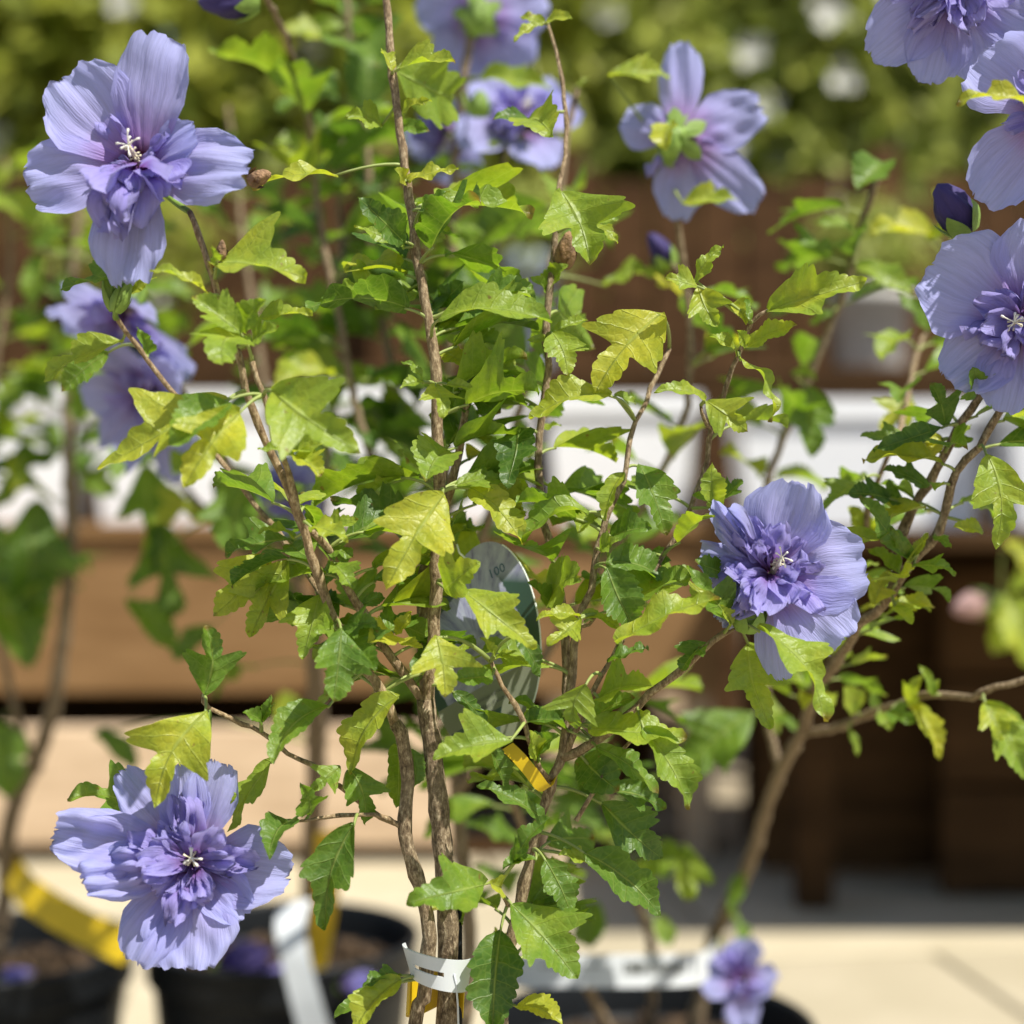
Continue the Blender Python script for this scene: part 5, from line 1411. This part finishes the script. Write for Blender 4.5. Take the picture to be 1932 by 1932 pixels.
# ------------------------------------------------------------------ the oval photo label
def label_mat():
    m, nt, N, Lk, b = new_mat('label_print')
    uvn = N.new('ShaderNodeUVMap'); uvn.uv_map = 'UVMap'
    su = N.new('ShaderNodeSeparateXYZ'); Lk.new(uvn.outputs[0], su.inputs[0])
    x, y = su.outputs[0], su.outputs[1]
    dx = math_node(N, Lk, 'ADD', x, .06); dy = math_node(N, Lk, 'ADD', y, .02)
    ang = math_node(N, Lk, 'ARCTAN2', dy, dx)
    rr = math_node(N, Lk, 'SQRT', math_node(N, Lk, 'ADD', math_node(N, Lk, 'MULTIPLY', dx, dx), math_node(N, Lk, 'MULTIPLY', dy, dy)))
    cv = N.new('ShaderNodeCombineXYZ')
    Lk.new(math_node(N, Lk, 'COSINE', ang), cv.inputs[0]); Lk.new(math_node(N, Lk, 'SINE', ang), cv.inputs[1]); Lk.new(math_node(N, Lk, 'MULTIPLY', rr, .35), cv.inputs[2])
    n1 = noise(N, Lk, 9, 4, cv.outputs[0], .6)
    cv2 = N.new('ShaderNodeCombineXYZ')
    Lk.new(x, cv2.inputs[0]); Lk.new(y, cv2.inputs[1])
    n2 = noise(N, Lk, 14, 3, cv2.outputs[0])
    r = ramp(N, [(.30, (.10, .09, .20)), (.45, (.24, .25, .36)), (.62, (.33, .35, .45))])
    Lk.new(n1.outputs['Fac'], r.inputs['Fac'])
    # frilled heart of the printed flower
    vo = N.new('ShaderNodeTexVoronoi'); vo.inputs['Scale'].default_value = 11; vo.feature = 'F1'
    Lk.new(cv2.outputs[0], vo.inputs['Vector'])
    r2 = ramp(N, [(.0, (.45, .46, .50)), (.5, (.26, .25, .36)), (.9, (.08, .06, .14))])
    Lk.new(vo.outputs['Distance'], r2.inputs['Fac'])
    heart = math_node(N, Lk, 'SUBTRACT', 1.0, math_node(N, Lk, 'MULTIPLY', math_node(N, Lk, 'SUBTRACT', rr, .10), 5.0), clamp=True)
    col = mixc(N, Lk, math_node(N, Lk, 'MULTIPLY', heart, .8), r.outputs['Color'], r2.outputs['Color'])
    # dark green ground outside the petals
    lim = math_node(N, Lk, 'MULTIPLY_ADD', n2.outputs['Fac'], .10, math_node(N, Lk, 'MULTIPLY_ADD', math_node(N, Lk, 'SINE', math_node(N, Lk, 'MULTIPLY', ang, 5.0)), .035, .72))
    lim2 = math_node(N, Lk, 'SUBTRACT', lim, math_node(N, Lk, 'MULTIPLY', math_node(N, Lk, 'ABSOLUTE', dx), .72))
    outm = math_node(N, Lk, 'MULTIPLY', math_node(N, Lk, 'SUBTRACT', rr, lim2), 60.0, clamp=True)
    nottop = math_node(N, Lk, 'SUBTRACT', 1.0, math_node(N, Lk, 'MULTIPLY', math_node(N, Lk, 'SUBTRACT', y, .62), 8.0), clamp=True)
    col = mixc(N, Lk, math_node(N, Lk, 'MULTIPLY', outm, nottop), col, (.025, .060, .045))
    # slanting olive grey text band
    bl = math_node(N, Lk, 'SUBTRACT', math_node(N, Lk, 'MULTIPLY_ADD', x, .62, -.36), y)
    bandm = math_node(N, Lk, 'MULTIPLY', bl, 200.0, clamp=True)
    col = mixc(N, Lk, bandm, col, (.19, .205, .145))
    bl2 = math_node(N, Lk, 'MULTIPLY', math_node(N, Lk, 'SUBTRACT', bl, .30), 200.0, clamp=True)
    col = mixc(N, Lk, math_node(N, Lk, 'MULTIPLY', bl2, math_node(N, Lk, 'MULTIPLY', math_node(N, Lk, 'SUBTRACT', .18, x), 100.0, clamp=True)), col, (.05, .09, .08))
    Lk.new(col, b.inputs['Base Color'])
    b.inputs['Roughness'].default_value = .35
    return m
LABELP = label_mat()
TD = .722
def tagP(sx, sy, d=TD):           # source pixel -> point on the label's plane
    return P(sx * .7728, sy * .7728, d)
lab_c = tagP(1187, 1580)
tl = thing('photo_label', lab_c, 'oval plastic plant label with a printed blue flower behind the leaves', 'label')
ea = np.linspace(0, 6.283185, 72, endpoint=False)
rx, ry = np.linalg.norm(tagP(1320, 1580) - lab_c), np.linalg.norm(tagP(1187, 1322) - lab_c)
tex = nrm([math.cos(-.05), .10, math.sin(-.05)]); tey = nrm(np.cross([0, -1, 0], tex)); tey = tey if tey[2] > 0 else -tey
tnv = nrm(np.cross(tex, tey)); tnv = tnv if tnv[1] < 0 else -tnv
def lab_xy(x, y, out=0.0):        # x, y in units of the half height; the sheet bows a little
    return lab_c + tex * x * ry + tey * y * ry + tnv * (out + .0035 * (x * x) * 4 - .001)
def oval(a, k=1.0):
    return .515 * k * math.cos(a) * (1 - .10 * math.sin(a)), k * math.sin(a)
rings = [0.0, .25, .5, .75, .94, 1.0]
VV, UU = [], []
for q in rings:
    for a in ea:
        x, y = oval(a, q)
        VV.append(lab_xy(x, y, .0003)); UU.append((x, y))
nf = len(VV)
for q in rings:
    for a in ea:
        x, y = oval(a, q)
        VV.append(lab_xy(x, y, -.0003)); UU.append((x, y))
FF = grid_faces(len(rings), 72, wrap=True).tolist()
FF += (grid_faces(len(rings), 72, off=nf, wrap=True)[:, ::-1]).tolist()
mk('label_sheet', VV, FF, LABELP, tl, lab_c, UU)
edge_path = [lab_xy(*oval(a), 0) for a in np.linspace(-1.1, 1.35, 40)]
V, F, uv = tube(edge_path, .00045, 6)
mk('label_edge', V, F, EDGE, tl, lab_c, uv)
V, F, uv = tube([lab_xy(*p, .0012) for p in ((-.33, .96), (-.30, .88), (-.24, .83), (-.20, .82))] , .0005, 6)
mk('hanging_loop', V, F, EDGE, tl, lab_c, uv)
hx, hy = -.20, .74
V = [lab_xy(hx + .028 * math.cos(a), hy + .048 * math.sin(a), .0006) for a in np.linspace(0, 6.283, 20, endpoint=False)]
mk('punched_hole', [lab_xy(hx, hy, .0006)] + V, [(0, i + 1, (i + 1) % 20 + 1) for i in range(20)], simple('hole_dark', (.05, .09, .02), .8), tl, lab_c, smooth=False)
def text(body, x, y, size, ang, mat, name, ital=0.0):
    cu = bpy.data.curves.new('text', 'FONT'); cu.body = body; cu.size = 1.0; cu.shear = ital; cu.resolution_u = 2
    ob = bpy.data.objects.new('text', cu); COL.objects.link(ob)
    bpy.context.view_layer.update()
    me = bpy.data.meshes.new_from_object(ob.evaluated_get(bpy.context.evaluated_depsgraph_get()))
    co = np.array([v.co[:] for v in me.vertices]); fa = [list(p.vertices) for p in me.polygons]
    bpy.data.objects.remove(ob)
    ca, sa = math.cos(ang), math.sin(ang)
    V = [lab_xy(x + size * (p[0] * ca - p[1] * sa), y + size * (p[0] * sa + p[1] * ca), .0007) for p in co]
    mk(name, V, fa, mat, tl, lab_c, smooth=False)
text('100', .0, .64, .12, .55, INK, 'handwritten_number', .2)
text('Hibiscus syriacus', -.085, -.56, .052, .555, GREYINK, 'printed_text')
text('Chiffon (Notw', -.08, -.65, .062, .555, GREYINK, 'printed_text', .15)
